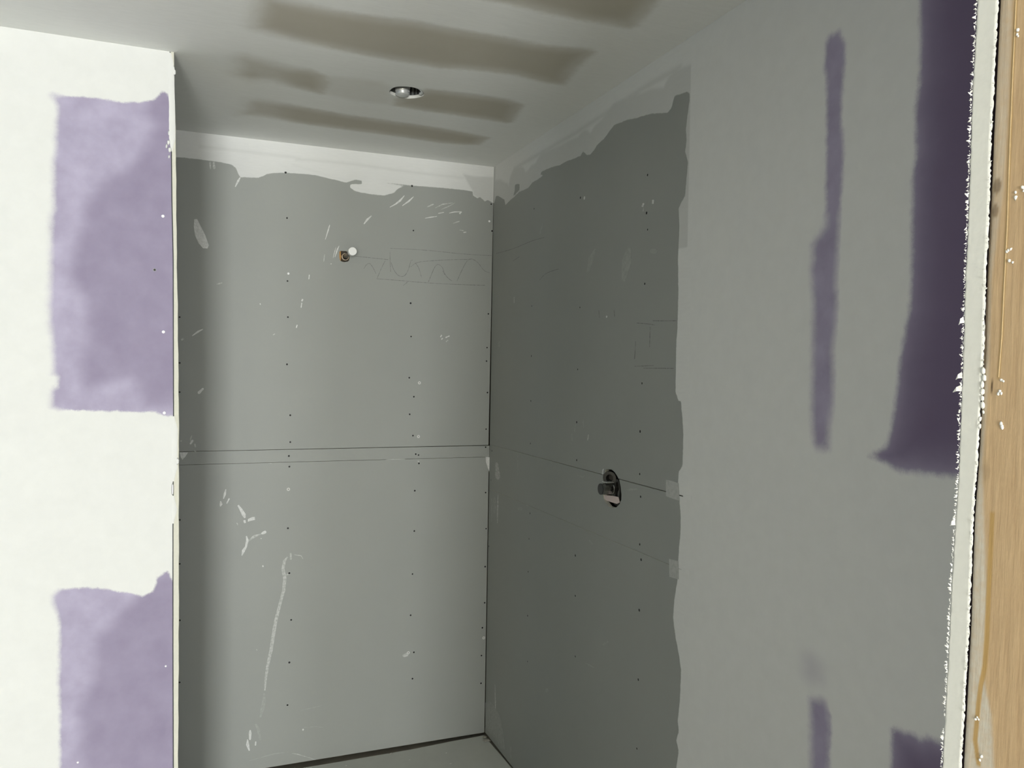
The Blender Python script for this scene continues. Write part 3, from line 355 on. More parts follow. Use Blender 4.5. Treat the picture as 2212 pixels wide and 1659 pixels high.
def pdist(line, U, V):
    d2 = np.full(U.shape, 1e9)
    for (ax, ay), (bx, by) in zip(line, line[1:]):
        ex, ey = bx - ax, by - ay
        t = np.clip(((U - ax) * ex + (V - ay) * ey) / (ex * ex + ey * ey + 1e-12), 0, 1)
        d2 = np.minimum(d2, (U - ax - t * ex) ** 2 + (V - ay - t * ey) ** 2)
    return np.sqrt(d2)


def sstep(a, b, x):
    t = np.clip((x - a) / (b - a), 0, 1)
    return t * t * (3 - 2 * t)


def panel(name, quad, mapf, res, mats, parent, attrf=None, thick=0.0127, hole=None, flip=False):
    """A sheet of board: quad = four (u, v) corners counter-clockwise, front face gridded, real edges of the given
    thickness; hole = closed (u, v) loop cut right through.  mapf(u, v, depth) -> world."""
    q = np.array(quad, float)
    nu = max(2, int(math.ceil(max(np.hypot(*(q[1] - q[0])), np.hypot(*(q[2] - q[3]))) / res)) + 1)
    nv = max(2, int(math.ceil(max(np.hypot(*(q[3] - q[0])), np.hypot(*(q[2] - q[1]))) / res)) + 1)
    S, T = np.meshgrid(np.linspace(0, 1, nu), np.linspace(0, 1, nv))
    S, T = S.ravel(), T.ravel()
    UV = (q[0][None] * ((1 - S) * (1 - T))[:, None] + q[1][None] * (S * (1 - T))[:, None] + q[2][None] * (S * T)[:, None] + q[3][None] * ((1 - S) * T)[:, None])
    idx = np.arange(nu * nv).reshape(nv, nu)
    quads = np.stack([idx[:-1, :-1], idx[:-1, 1:], idx[1:, 1:], idx[1:, :-1]], -1).reshape(-1, 4)
    faces = [tuple(f) for f in quads.tolist()]
    if hole is not None:
        h = np.array(hole, float)
        d = sdf(hole, UV[:, 0], UV[:, 1])
        near = d > -res * 1.6                                # grid vertices swallowed by the hole
        keep = ~near[quads].any(1)
        cut = quads[~keep]
        faces = [tuple(f) for f in quads[keep].tolist()]
        vid = sorted(set(cut.ravel().tolist()))
        # outer ring of the cut-out zone
        ec = {}
        for f in cut.tolist():
            for a, b in zip(f, f[1:] + f[:1]):
                ec[(min(a, b), max(a, b))] = ec.get((min(a, b), max(a, b)), 0) + 1
        oe = [e for e, c in ec.items() if c == 1]
        ring = sorted({v for e in oe for v in e})
        loc = {v: i for i, v in enumerate(ring)}
        base = len(UV)
        UV = np.vstack([UV, h])
        pts = [Vector(UV[v]) for v in ring] + [Vector(p) for p in h]
        nr, nh = len(ring), len(h)
        edges = [(loc[a], loc[b]) for a, b in oe] + [(nr + i, nr + (i + 1) % nh) for i in range(nh)]
        vo, eo, fo, ovi, oei, ofi = delaunay_2d_cdt(pts, edges, [], 0, 1e-7)
        # order the rim of the cut-out zone into one loop
        nb = {}
        for f in cut.tolist():
            for a, b in zip(f, f[1:] + f[:1]):
                if ec[(min(a, b), max(a, b))] == 1:
                    nb[a] = b
        lp = [ring[0]]
        while nb[lp[-1]] != lp[0]:
            lp.append(nb[lp[-1]])
        gid, extra = [], []
        for k, src in enumerate(ovi):
            if len(src) == 0:
                gid.append(base + nh + len(extra))
                extra.append((vo[k][0], vo[k][1]))
            else:
                s = min(src)
                gid.append(ring[s] if s < nr else base + s - nr)
        if extra:
            UV = np.vstack([UV, np.array(extra)])
        cz = np.array([[sum(vo[i][0] for i in f) / len(f), sum(vo[i][1] for i in f) / len(f)] for f in fo])
        ok = (sdf(hole, cz[:, 0], cz[:, 1]) < 0) & (sdf(UV[lp], cz[:, 0], cz[:, 1]) > 0)
        for f, good in zip(fo, ok):
            if not good:
                continue
            g = [gid[i] for i in f]
            a2 = sum(UV[g[i]][0] * UV[g[(i + 1) % 3]][1] - UV[g[(i + 1) % 3]][0] * UV[g[i]][1] for i in range(3))
            faces.append(tuple(g) if a2 > 0 else tuple(g[::-1]))
    n = len(UV)
    # boundary edges -> the cut edges of the sheet
    de = {}
    for f in faces:
        for a, b in zip(f, f[1:] + f[:1]):
            de[(a, b)] = 1
    bd = [(a, b) for (a, b) in de if (b, a) not in de]
    bv = sorted({v for e in bd for v in e})
    bi = {v: n + i for i, v in enumerate(bv)}
    nf = len(faces)
    sides = [(b, a, bi[a], bi[b]) for a, b in bd]
    W = np.vstack([np.array(mapf(UV[:, 0], UV[:, 1], 0.0)).T, np.array(mapf(UV[bv, 0], UV[bv, 1], thick)).T])
    allf = faces + sides
    if flip:
        allf = [f[::-1] for f in allf]
    used = np.zeros(len(W), bool)
    for f in allf:
        used[list(f)] = True
    remap = np.cumsum(used) - 1
    allf = [tuple(int(remap[i]) for i in f) for f in allf]
    UVa = np.vstack([UV, UV[bv]])[used]
    ob = mesh_obj(name, W[used], allf, mats, parent, fm=[0] * nf + [1] * len(sides))
    if attrf:
        vals = attrf(UVa[:, 0], UVa[:, 1])
        for k in ('sd', 'soft', 'haze', 'thin'):
            at = ob.data.attributes.new(k, 'FLOAT', 'POINT')
            at.data.foreach_set('value', np.broadcast_to(np.asarray(vals.get(k, 0.0), float), (len(UVa),)).astype(np.float32).copy())
    return ob


# ------------------------------------------------------------------ materials
def new_mat(name):
    mt = bpy.data.materials.new(name)
    mt.use_nodes = True
    nt = mt.node_tree
    return mt, nt, nt.nodes['Principled BSDF']


def N(nt, kind, **kw):
    n = nt.nodes.new(kind)
    for k, v in kw.items():
        setattr(n, k, v)
    return n


def math_n(nt, op, a, b=None, clamp=False):
    n = nt.nodes.new('ShaderNodeMath')
    n.operation = op
    n.use_clamp = clamp
    for i, x in enumerate((a, b)):
        if x is None:
            continue
        if isinstance(x, (int, float)):
            n.inputs[i].default_value = x
        else:
            nt.links.new(x, n.inputs[i])
    return n.outputs[0]


def mix_c(nt, f, a, b):
    n = nt.nodes.new('ShaderNodeMix')
    n.data_type = 'RGBA'
    for s, x in ((0, f), (6, a), (7, b)):
        if isinstance(x, tuple):
            n.inputs[s].default_value = (*x, 1) if len(x) == 3 else x
        elif isinstance(x, (int, float)):
            n.inputs[s].default_value = x
        else:
            nt.links.new(x, n.inputs[s])
    return n.outputs[2]


def noise(nt, scale, detail=3, rough=0.55, vec=None):
    n = nt.nodes.new('ShaderNodeTexNoise')
    n.inputs['Scale'].default_value = scale
    n.inputs['Detail'].default_value = detail
    n.inputs['Roughness'].default_value = rough
    if vec is None:
        vec = nt.nodes.new('ShaderNodeTexCoord').outputs['Object']
    nt.links.new(vec, n.inputs['Vector'])
    return n.outputs['Fac']


def stretch(nt, sx, sy, sz):
    tc = nt.nodes.new('ShaderNodeTexCoord')
    mp = nt.nodes.new('ShaderNodeMapping')
    mp.inputs['Scale'].default_value = (sx, sy, sz)
    nt.links.new(tc.outputs['Object'], mp.inputs['Vector'])
    return mp.outputs[0]


def bump(nt, bsdf, height, strength, dist):
    b = nt.nodes.new('ShaderNodeBump')
    b.inputs['Strength'].default_value = strength
    b.inputs['Distance'].default_value = dist
    nt.links.new(height, b.inputs['Height'])
    nt.links.new(b.outputs[0], bsdf.inputs['Normal'])


def simple(name, col, rough=0.6, metal=0.0, var=0.0, scale=40.0, bmp=0.0):
    mt, nt, b = new_mat(name)
    nz = noise(nt, scale)
    dark = tuple(c * (1 - var) for c in col)
    lite = tuple(min(1, c * (1 + var)) for c in col)
    nt.links.new(mix_c(nt, nz, dark, lite), b.inputs['Base Color'])
    b.inputs['Roughness'].default_value = rough
    b.inputs['Metallic'].default_value = metal
    if bmp:
        bump(nt, b, nz, bmp, 0.002)
    return mt


MUD = (0.695, 0.70, 0.685)


def board_mat(name, paper, mottle=0.06, edge_noise=0.004, mud=MUD, streak=(1, 1, 1), veil=MUD, sheen=0.72, spec=0.3):
    """paper face of a board, coated with joint compound where the attribute 'sd' is positive"""
    mt, nt, b = new_mat(name)
    at = {}
    for k in ('sd', 'soft', 'haze', 'thin'):
        n = N(nt, 'ShaderNodeAttribute', attribute_name=k)
        at[k] = n.outputs['Fac']
    n1 = math_n(nt, 'MULTIPLY', math_n(nt, 'SUBTRACT', noise(nt, 55, 3), 0.5), edge_noise * 1.6)
    n2 = math_n(nt, 'MULTIPLY', math_n(nt, 'SUBTRACT', noise(nt, 330, 2), 0.5), edge_noise * 0.7)
    s = math_n(nt, 'ADD', at['sd'], math_n(nt, 'ADD', n1, n2))
    mk = math_n(nt, 'ADD', math_n(nt, 'DIVIDE', s, math_n(nt, 'MULTIPLY', at['soft'], 2.0)), 0.5, clamp=True)
    mk = math_n(nt, 'MULTIPLY', math_n(nt, 'MULTIPLY', mk, mk), math_n(nt, 'SUBTRACT', 3.0, math_n(nt, 'MULTIPLY', mk, 2.0)))
    big = noise(nt, 3.2, 3)
    fine = noise(nt, 900, 2)
    pap = mix_c(nt, big, tuple(c * (1 - mottle) for c in paper), tuple(c * (1 + mottle) for c in paper))
    pap = mix_c(nt, math_n(nt, 'MULTIPLY', fine, 0.16), pap, tuple(c * 0.55 for c in paper))
    hz = math_n(nt, 'MULTIPLY', at['haze'], math_n(nt, 'ADD', math_n(nt, 'MULTIPLY', noise(nt, 14, 4), 0.9), 0.55), clamp=True)
    pap = mix_c(nt, hz, pap, veil)
    tw = noise(nt, 26, 3, vec=stretch(nt, *streak))
    md = mix_c(nt, tw, tuple(c * 0.95 for c in mud), tuple(c * 1.04 for c in mud))
    md = mix_c(nt, at['thin'], md, pap)
    nt.links.new(mix_c(nt, mk, pap, md), b.inputs['Base Color'])
    ro = nt.nodes.new('ShaderNodeMapRange')          # compound is dead matt, the board face has a slight sheen
    ro.inputs['To Min'].default_value = sheen
    ro.inputs['To Max'].default_value = 0.8
    nt.links.new(mk, ro.inputs['Value'])
    nt.links.new(ro.outputs[0], b.inputs['Roughness'])
    b.inputs['Specular IOR Level'].default_value = spec
    hgt = math_n(nt, 'ADD', math_n(nt, 'MULTIPLY', mk, 1.0), math_n(nt, 'ADD', math_n(nt, 'MULTIPLY', math_n(nt, 'MULTIPLY', tw, mk), 0.35), math_n(nt, 'MULTIPLY', fine, 0.05)))
    hgt = math_n(nt, 'SUBTRACT', hgt, math_n(nt, 'MULTIPLY', at['thin'], 0.8))
    bump(nt, b, hgt, 0.55, 0.0011)
    return mt


GREY = (0.312, 0.324, 0.304)
PURPLE = (0.148, 0.112, 0.192)
M_GREY = board_mat('grey backer board', GREY, 0.05, 0.003, streak=(1, 1, 6), sheen=0.56, spec=0.5)
M_PURPLE = board_mat('purple drywall paper', PURPLE, 0.05, 0.007, veil=(0.61, 0.575, 0.74))
M_CEIL = board_mat('ceiling drywall paper', (0.48, 0.45, 0.37), 0.05, 0.010, streak=(1, 6, 1), mud=(0.84, 0.85, 0.83), veil=(0.84, 0.85, 0.83))
M_CORE = simple('gypsum core', (0.73, 0.73, 0.69), 0.85, var=0.05, scale=160, bmp=0.06)
M_CORE_GREY = simple('backer board core', (0.62, 0.61, 0.53), 0.85, var=0.06, scale=180, bmp=0.2)
M_STUD = simple('cavity framing', (0.16, 0.13, 0.10), 0.9, var=0.2, scale=12)
M_SHELL = simple('painted shell', (0.42, 0.40, 0.34), 0.8, var=0.03, scale=4)
M_SUBFLOOR = simple('dusty plywood subfloor', (0.60, 0.56, 0.47), 0.9, var=0.2, scale=20)
M_SCREW = simple('black phosphate steel', (0.012, 0.012, 0.012), 0.5, 0.3)
M_SCREW_RIM = simple('lifted paper rim', (0.40, 0.41, 0.39), 0.8, var=0.1, scale=300)
M_FILL = simple('white filler', (0.86, 0.86, 0.86), 0.6)
M_RINGW = simple('filler rim', (0.66, 0.66, 0.64), 0.7)
M_STEEL = simple('galvanised steel', (0.55, 0.56, 0.56), 0.32, 0.9, var=0.2, scale=60)
M_DARKM = simple('dull dark brass', (0.055, 0.053, 0.05), 0.38, 0.6, var=0.35, scale=90)
M_BLACKP = simple('black plastic', (0.025, 0.025, 0.025), 0.4, var=0.2, scale=60)
M_CAPW = simple('white plastic', (0.88, 0.88, 0.86), 0.4)
M_PIPE = simple('chrome pipe', (0.30, 0.30, 0.29), 0.3, 0.85, var=0.2, scale=120)
M_COPPER = simple('tarnished brass ring', (0.55, 0.45, 0.33), 0.4, 0.5, var=0.2, scale=120)
M_WOODO = simple('orange blocking', (0.50, 0.27, 0.08), 0.6, var=0.2, scale=40)
M_LABEL = simple('pale pink label', (0.66, 0.55, 0.53), 0.6, var=0.06, scale=200)
M_BRIGHT = simple('bright foil', (0.72, 0.73, 0.72), 0.35, 0.5, var=0.15, scale=80, bmp=0.3)
M_PAPERW = simple('torn white paper', (0.84, 0.83, 0.79), 0.8, var=0.08, scale=400)
M_RESIN = simple('amber glue', (0.46, 0.33, 0.17), 0.55, var=0.2, scale=200)
M_CRUMB = simple('plaster crumb', (0.42, 0.40, 0.35), 0.9, var=0.15, scale=200, bmp=0.3)


def smear_mat(name, col, lo, hi, scale=160, under=GREY):
    """a dry film of compound (or graphite) over the board face, patchy where it is thin"""
    mt, nt, b = new_mat(name)
    nz = noise(nt, scale, 4, 0.6)
    rmp = nt.nodes.new('ShaderNodeMapRange')
    rmp.inputs['From Min'].default_value = 0.35
    rmp.inputs['From Max'].default_value = 0.62
    rmp.inputs['To Min'].default_value = lo
    rmp.inputs['To Max'].default_value = hi
    nt.links.new(nz, rmp.inputs['Value'])
    nt.links.new(mix_c(nt, rmp.outputs[0], under, col), b.inputs['Base Color'])
    b.inputs['Roughness'].default_value = 0.62
    b.inputs['Specular IOR Level'].default_value = 0.4
    return mt


M_SMEAR = [smear_mat('faint compound film', MUD, 0.0, 0.17, 70), smear_mat('thin compound smear', MUD, 0.08, 0.62, 120), smear_mat('compound smear', MUD, 0.60, 1.0, 110)]
M_TAPE = smear_mat('compound over tape', MUD, 0.22, 0.42, 90)
M_PENCIL = smear_mat('pencil line', (0.10, 0.10, 0.10), 0.22, 0.85, 130)

# ------------------------------------------------------------------ surface data (metres on each wall)
YP = -0.7911          # face of the partition left of the shower
SEAM_B1, SEAM_B2 = 1.2485, 1.1988
SEAM_R1, SEAM_R2 = 1.2524, 1.0607
YJ = -1.478           # grey board / purple drywall joint on the right wall (under the compound)


def map_back(u, v, d):
    return (u, np.zeros_like(u) + d, v)


def map_right(u, v, d):
    return (np.zeros_like(u) + d, u, v)


def map_part(u, v, d):
    return (u, np.zeros_like(u) + YP + d, v)


def map_ceil(u, v, d):
    return (u, v, np.zeros_like(u) + H + d)


def attr_back(U, V):
    s = sdf(D['back_mud'], U, V)
    thin = 0.34 * sstep(-0.004, 0.006, sdf(D['back_thin'], U, V))
    for g, a in zip(D['back_groove'], (0.16, 0.16, 0.10)):
        thin = np.maximum(thin, a * np.exp(-(pdist(g, U, V) / 0.006) ** 2))
    thin = np.maximum(thin, 0.05 * sstep(0.05, 0.0, s))
    return dict(sd=s, soft=0.0016, haze=0.0, thin=thin)


def attr_right(U, V):
    g = sdf(D['right_mud'], U, V)
    for h in D['right_holes']:
        g = np.minimum(g, -sdf(h, U, V))
    pu = [sdf(h, U, V) for h in D['right_purple']]
    pm = np.maximum.reduce(pu)
    s = np.minimum(g, -pm)
    soft = np.where(g < -pm, 0.0018, 0.009)
    soft = np.maximum(soft, np.where(g < -pm, 0, 0.016 * sstep(0.0, 0.06, pu[2] * 0 + (U + 1.99) * 6 * (V < 1.9))))
    # thin veil of compound along the rims of the bare strips
    haze = 0.36 * np.exp(-np.maximum(pm, 0) / 0.026) + 0.02
    haze = np.where(np.maximum(pu[0], pu[2]) > -0.02, np.maximum(haze, 0.46), haze)
    haze = np.where(g < -pm, 0.0, haze)
    thin = np.zeros_like(U)
    for q, a in zip(D['right_groove'], (0.26, 0.2)):
        thin = np.maximum(thin, a * np.exp(-(pdist(q, U, V) / 0.009) ** 2))
    band = (U > -1.46) & (V > 1.9)
    thin = np.maximum(thin, np.where(band, 0.30 * sstep(0.075, 0.06, g), 0))
    for f in D['right_faint']:
        thin = np.maximum(thin, 0.32 * sstep(-0.03, 0.02, sdf(f, U, V)))
    return dict(sd=s, soft=soft, haze=haze, thin=thin)


def attr_part(U, V):
    pu = [sdf(h, U, V) for h in D['part_purple']]
    pm = np.maximum(*pu)
    left = sstep(-1.48, -1.60, U)
    soft = 0.004 + 0.020 * left
    core = np.maximum(*[sdf(h, U, V) for h in D['part_core']])
    haze = 0.28 + 0.22 * sstep(0.02, -0.03, core)
    return dict(sd=-pm, soft=soft, haze=haze, thin=0.0)


def attr_ceil(U, V):
    pm = np.maximum.reduce([sdf(h, U, V) for h in D['ceil']])
    thin = 0.45 * sstep(-0.02, 0.03, sdf(D['ceil_weak'][0], U, V))
    haze = 0.10 + 0.35 * sstep(0.06, 0.0, pm) + 0.28 * sstep(-0.85, -1.0, U) * sstep(-0.9, -0.8, V)
    return dict(sd=-pm, soft=0.016 + 0.02 * sstep(-0.8, -1.05, U), haze=haze, thin=thin)


def mudded(U, V):
    return dict(sd=np.ones_like(U), soft=0.01, haze=0.0, thin=0.0)


# ------------------------------------------------------------------ setting
GS = [M_GREY, M_CORE_GREY]
PS = [M_PURPLE, M_CORE]
CS = [M_CEIL, M_CORE]


def struct(o):
    o['kind'] = 'structure'
    return o


wall_back = struct(box_obj('wall_back', (-1.45, 0.14, 0.10, 0.15, -0.15, 2.60), M_STUD))
wall_right = struct(box_obj('wall_right', (0.10, 0.15, -2.90, 0.15, -0.15, 2.60), M_STUD))
wall_left = struct(box_obj('wall_left', (-4.20, -1.34, YP + 0.10, YP + 0.14, -0.15, 2.60), M_STUD))

# shower back wall: lower board, filler strip, upper board
panel('backer_board', [(-1.33, 0.004), (-0.0035, 0.004), (-0.003, SEAM_B2 - 0.0010), (-1.33, SEAM_B2 - 0.0006)], map_back, 0.02, GS, wall_back, attr_back)
panel('filler_strip', [(-1.33, SEAM_B2 + 0.0006), (-0.001, SEAM_B2 + 0.0004), (-0.001, SEAM_B1 - 0.0016), (-1.33, SEAM_B1 - 0.0006)], map_back, 0.02, GS, wall_back, attr_back)
bu = panel('backer_board', [(-1.33, SEAM_B1 + 0.0008), (-0.0055, SEAM_B1 + 0.0013), (-0.0005, H), (-1.33, H)], map_back, 0.0055, GS, wall_back, attr_back, hole=D['hole_back'])

# right wall: grey boards of the shower, then purple drywall
panel('backer_board', [(YJ, 0.004), (0.0, 0.004), (0.0, SEAM_R2 - 0.0004), (YJ, SEAM_R2 - 0.0004)], map_right, 0.0075, GS, wall_right, attr_right, flip=True)
panel('filler_strip', [(YJ, SEAM_R2 + 0.0004), (0.0, SEAM_R2 + 0.0004), (0.0, SEAM_R1 - 0.0003), (YJ, SEAM_R1 - 0.0016)], map_right, 0.0075, GS, wall_right, attr_right, hole=D['hole_right'], flip=True)
panel('backer_board', [(YJ, SEAM_R1 + 0.0014), (0.0, SEAM_R1 + 0.0002), (0.0, H), (YJ, H)], map_right, 0.0055, GS, wall_right, attr_right, hole=D['hole_right'], flip=True)
panel('drywall_sheet', [(-2.90, 0.0), (YJ, 0.0), (YJ, 1.22), (-2.90, 1.22)], map_right, 0.008, PS, wall_right, attr_right, flip=True)
panel('drywall_sheet', [(-2.90, 1.22), (YJ, 1.22), (YJ, H), (-2.90, H)], map_right, 0.008, PS, wall_right, attr_right, flip=True)

# partition left of the shower: purple drywall face, grey return board whose cut edge shows beside it
def xe(z):        # edge of the drywall face; the framing leans a little
    zs = [0.0, 0.43, 0.77, 1.12, 1.43, 1.87, 2.02, 2.24, 2.44]
    xs = [-1.2262, -1.2292, -1.2330, -1.2360, -1.2372, -1.2417, -1.2462, -1.2500, -1.2545]
    return float(np.interp(z, zs, xs))


def xs_(z):       # shower-side face of the return board
    zs = [0.0, 0.43, 0.857, 1.123, 1.443, 1.75, 1.867, 2.197, 2.44]
    xs = [-1.2130, -1.2153, -1.2169, -1.2192, -1.2219, -1.2278, -1.2308, -1.2364, -1.2437]
    return float(np.interp(z, zs, xs))


def map_part_lean(u, v, d):
    off = np.interp(v, [0.0, 0.43, 0.77, 1.12, 1.43, 1.87, 2.02, 2.24, 2.44], [-1.2262, -1.2292, -1.2330, -1.2360, -1.2372, -1.2417, -1.2462, -1.2500, -1.2545])
    k = np.clip((u + 1.9) / (1.9 - 1.24), 0, 1)
    return (u + k * (off + 1.24), np.zeros_like(u) + YP + d, v)


def attr_part_lean(U, V):
    x = np.asarray(map_part_lean(U, V, 0.0)[0])
    return attr_part(x, V)


panel('drywall_sheet', [(-2.75, -0.02), (-1.24, -0.02), (-1.24, H), (-2.75, H)], map_part_lean, 0.007, PS, wall_left, attr_part_lean)
panel('drywall_sheet', [(-4.20, -0.02), (-2.75, -0.02), (-2.75, H), (-4.20, H)], map_part, 0.1, PS, wall_left, mudded)
# return board (edge faces the room, grey face looks into the shower)
zz = np.concatenate([np.linspace(0.0, H, 120)])
rv, rf, rm = [], [], []
for z in zz:
    wob = 0.0004 * math.sin(z * 37) + 0.0003 * math.sin(z * 91)
    a, b = xe(z) + 0.0024, xs_(z) + wob
    rv += [(a, YP + 0.002, z), (a + 0.001, YP + 0.0004, z), (b - 0.0008, YP + 0.0004, z), (b, YP + 0.0012, z), (b - 0.085, -0.0005, z), (a - 0.085, -0.0005, z)]
for i in range(len(zz) - 1):
    for k, mi in ((0, 1), (1, 1), (2, 1), (3, 0), (5, 0)):
        j = (k + 1) % 6
        rf.append((i * 6 + k, i * 6 + j, (i + 1) * 6 + j, (i + 1) * 6 + k))
        rm.append(mi)
ret = mesh_obj('return_board', rv, rf, GS, wall_left, fm=rm)
for k, val in (('sd', -1.0), ('soft', 0.01), ('haze', 0.0), ('thin', 0.0)):
    at = ret.data.attributes.new(k, 'FLOAT', 'POINT')
    at.data.foreach_set('value', [val] * len(rv))


# compound bridging the joint between drywall and return board
def strip_fill(name, z0, z1, mat):
    n = max(6, int((z1 - z0) / 0.012))
    v, f = [], []
    for i in range(n + 1):
        z = z0 + (z1 - z0) * i / n
        e = min(i, n - i) / 3.0
        r = min(1.0, e)
        a = xe(z) - 0.004 * r + random.uniform(-0.0006, 0.0006)
        b = xe(z) + (0.0035 + 0.0085 * r) + random.uniform(-0.0006, 0.0006)
        b = min(b, xs_(z) - 0.0003)
        v += [(a, YP - 0.0002, z), (a + 0.002, YP - 0.0007, z), (b - 0.002, YP - 0.0006, z), (b, YP + 0.0003, z)]
    for i in range(n):
        for k in range(3):
            f.append((i * 4 + k, i * 4 + k + 1, i * 4 + k + 5, i * 4 + k + 4))
    return mesh_obj(name, v, f, mat, wall_left, smooth=True)


M_MUDF = simple('joint compound', MUD, 0.75, var=0.03, scale=60)
strip_fill('joint_compound', 2.165, 2.437, M_MUDF)
strip_fill('joint_compound', 1.245, 1.428, M_MUDF)
strip_fill('joint_compound', 1.126, 1.205, M_MUDF)

# floor: rough subfloor everywhere, shower floor sheet on top of it
floor = struct(box_obj('floor', (-4.2, 1.3, -11.2, 0.15, -0.15, -0.022), M_SUBFLOOR))
fe = [(-1.20, -0.041), (-1.0, -0.0405)] + D['floor_edge'] + [(-0.018, -0.016), (-0.010, -0.018)]
fr = D['floor_right'] + [(-0.004, -0.60), (-0.004, -0.80)]
loop = fe + fr + [(-1.20, -0.80)]
nl = len(loop)
M_FLOOR = simple('cement floor sheet', (0.64, 0.65, 0.61), 0.8, var=0.08, scale=9, bmp=0.15)
fv = [(x, y, 0.0) for x, y in loop] + [(x, y, -0.021) for x, y in loop]
ff = [tuple(range(nl))[::-1]] + [(i, (i + 1) % nl, nl + (i + 1) % nl, nl + i) for i in range(nl)]
mesh_obj('floor_sheet', fv, ff, [M_FLOOR, M_CORE_GREY], floor, fm=[0] + [1] * nl)

# ceiling
ceiling = struct(box_obj('ceiling', (-4.2, 1.3, -11.2, 0.15, H + 0.16, H + 0.20), M_STUD))
LC = (-0.5697, -0.7444)
lh = []
for i in range(44):
    a = 2 * math.pi * i / 44
    r = 0.0545 + 0.0010 * math.sin(5 * a + 1) + random.uniform(-0.0007, 0.0007)
    lh.append((LC[0] + r * math.cos(a), LC[1] + r * math.sin(a)))
panel('drywall_sheet', [(-1.345, -1.9), (0.0, -1.9), (0.0, 0.0), (-1.345, 0.0)], map_ceil, 0.009, CS, ceiling, attr_ceil, thick=0.0095, hole=lh, flip=True)
panel('drywall_sheet', [(-4.2, -2.95), (-1.345, -2.95), (-1.345, -0.7), (-4.2, -0.7)], map_ceil, 0.1, CS, ceiling, mudded, flip=True)
panel('drywall_sheet', [(-1.345, -2.95), (0.0, -2.95), (0.0, -1.9), (-1.345, -1.9)], map_ceil, 0.1, CS, ceiling, mudded, flip=True)
panel('drywall_sheet', [(-4.2, -11.2), (1.3, -11.2), (1.3, -2.95), (-4.2, -2.95)], map_ceil, 0.5, CS, ceiling, mudded, flip=True)

# wall with the doorway the photograph is taken through (right jamb in view)
XJ = lambda z: -0.7743 + 0.0274 * (z - 1.3438)
wall_front = struct(box_obj('wall_front', (-0.70, 1.3, -2.985, -2.893, -0.02, H), M_STUD))
jl = sorted((z, y) for y, z in D['jl'])
jr = sorted((z, y) for y, z in D['jr'])
yl = lambda z: float(np.interp(z, [q[0] for q in jl], [q[1] for q in jl]))
yr = lambda z: float(np.interp(z, [q[0] for q in jr], [q[1] for q in jr]))
zs = np.concatenate([np.linspace(0, 1.24, 40)[:-1], np.linspace(1.24, 1.90, 440), np.linspace(1.90, H, 30)[1:]])
NK = 16
v, f, fm = [], [], []
for z in zs:
    a, b = yl(z), yr(z)
    row = []
    for k in range(NK + 1):
        t = k / NK
        y = a + (b - a) * t
        edge = min(t, 1 - t)
        x = XJ(z) + (0.0007 if edge < 0.03 else 0.0) + rng.uniform(-0.00003, 0.00003) * (7.0 if edge < 0.08 else 1)
        if k in (0, NK):
            y += rng.uniform(-0.0005, 0.0005)
        row.append((x, y, z))
    v += row + [(-0.0, a, z), (-0.0, b, z)]
W_ = NK + 3
for i in range(len(zs) - 1):
    o, q = i * W_, (i + 1) * W_
    for k in range(NK):
        f.append((o + k, q + k, q + k + 1, o + k + 1))
        fm.append(0)
    f.append((o + NK + 1, q + NK + 1, q, o))
    fm.append(1)
M_PLAINP = simple('purple paper', (0.30, 0.26, 0.34), 0.8, var=0.05, scale=8)
mesh_obj('drywall_sheet', v, f, [M_CORE, M_PLAINP], wall_front, fm=fm, smooth=True)
M_CORE_E = M_CORE


# torn paper fibres along both cut edges of the sheet
def fuzz(name, yfun, sign, n, smin, smax, zr, mat):
    v, f = [], []
    for _ in range(n):
        z = random.uniform(*zr)
        cl = random.choice((0.4, 0.6, 0.8, 1.0, 1.7)) if random.random() < 0.85 else 2.4
        s = random.uniform(smin, smax) * cl
        y = yfun(z) + sign * random.uniform(-0.0006, 0.0002)
        x = XJ(z) - random.uniform(-0.0002, 0.0005)
        o = Vector((x, y, z))
        ang = random.uniform(-0.9, 0.9)
        tip = Vector((random.uniform(-0.7, 0.2), sign * math.cos(ang), math.sin(ang))) * s
        wv = Vector((random.uniform(-0.3, 0.3), random.uniform(-0.3, 0.3), 1)).normalized() * s * random.uniform(0.25, 0.6)
        tv = Vector((-1, 0.3, 0)) * s * 0.25
        i = len(v)
        v += [o - wv, o + wv, o + tip + wv * 0.4, o + tip - wv * 0.2, o + tip * 0.5 + tv]
        f += [(i, i + 1, i + 4), (i + 1, i + 2, i + 4), (i + 2, i + 3, i + 4), (i + 3, i, i + 4), (i, i + 3, i + 2, i + 1)]
    o = mesh_obj(name, v, f, mat, wall_front)
    o['kind'] = 'stuff'
    return o


fuzz('torn_paper_edge', yl, 1, 1500, 0.0003, 0.0008, (1.28, 1.86), M_PAPERW)
fuzz('torn_paper_edge', yr, -1, 900, 0.0003, 0.0006, (1.28, 1.86), M_CORE)
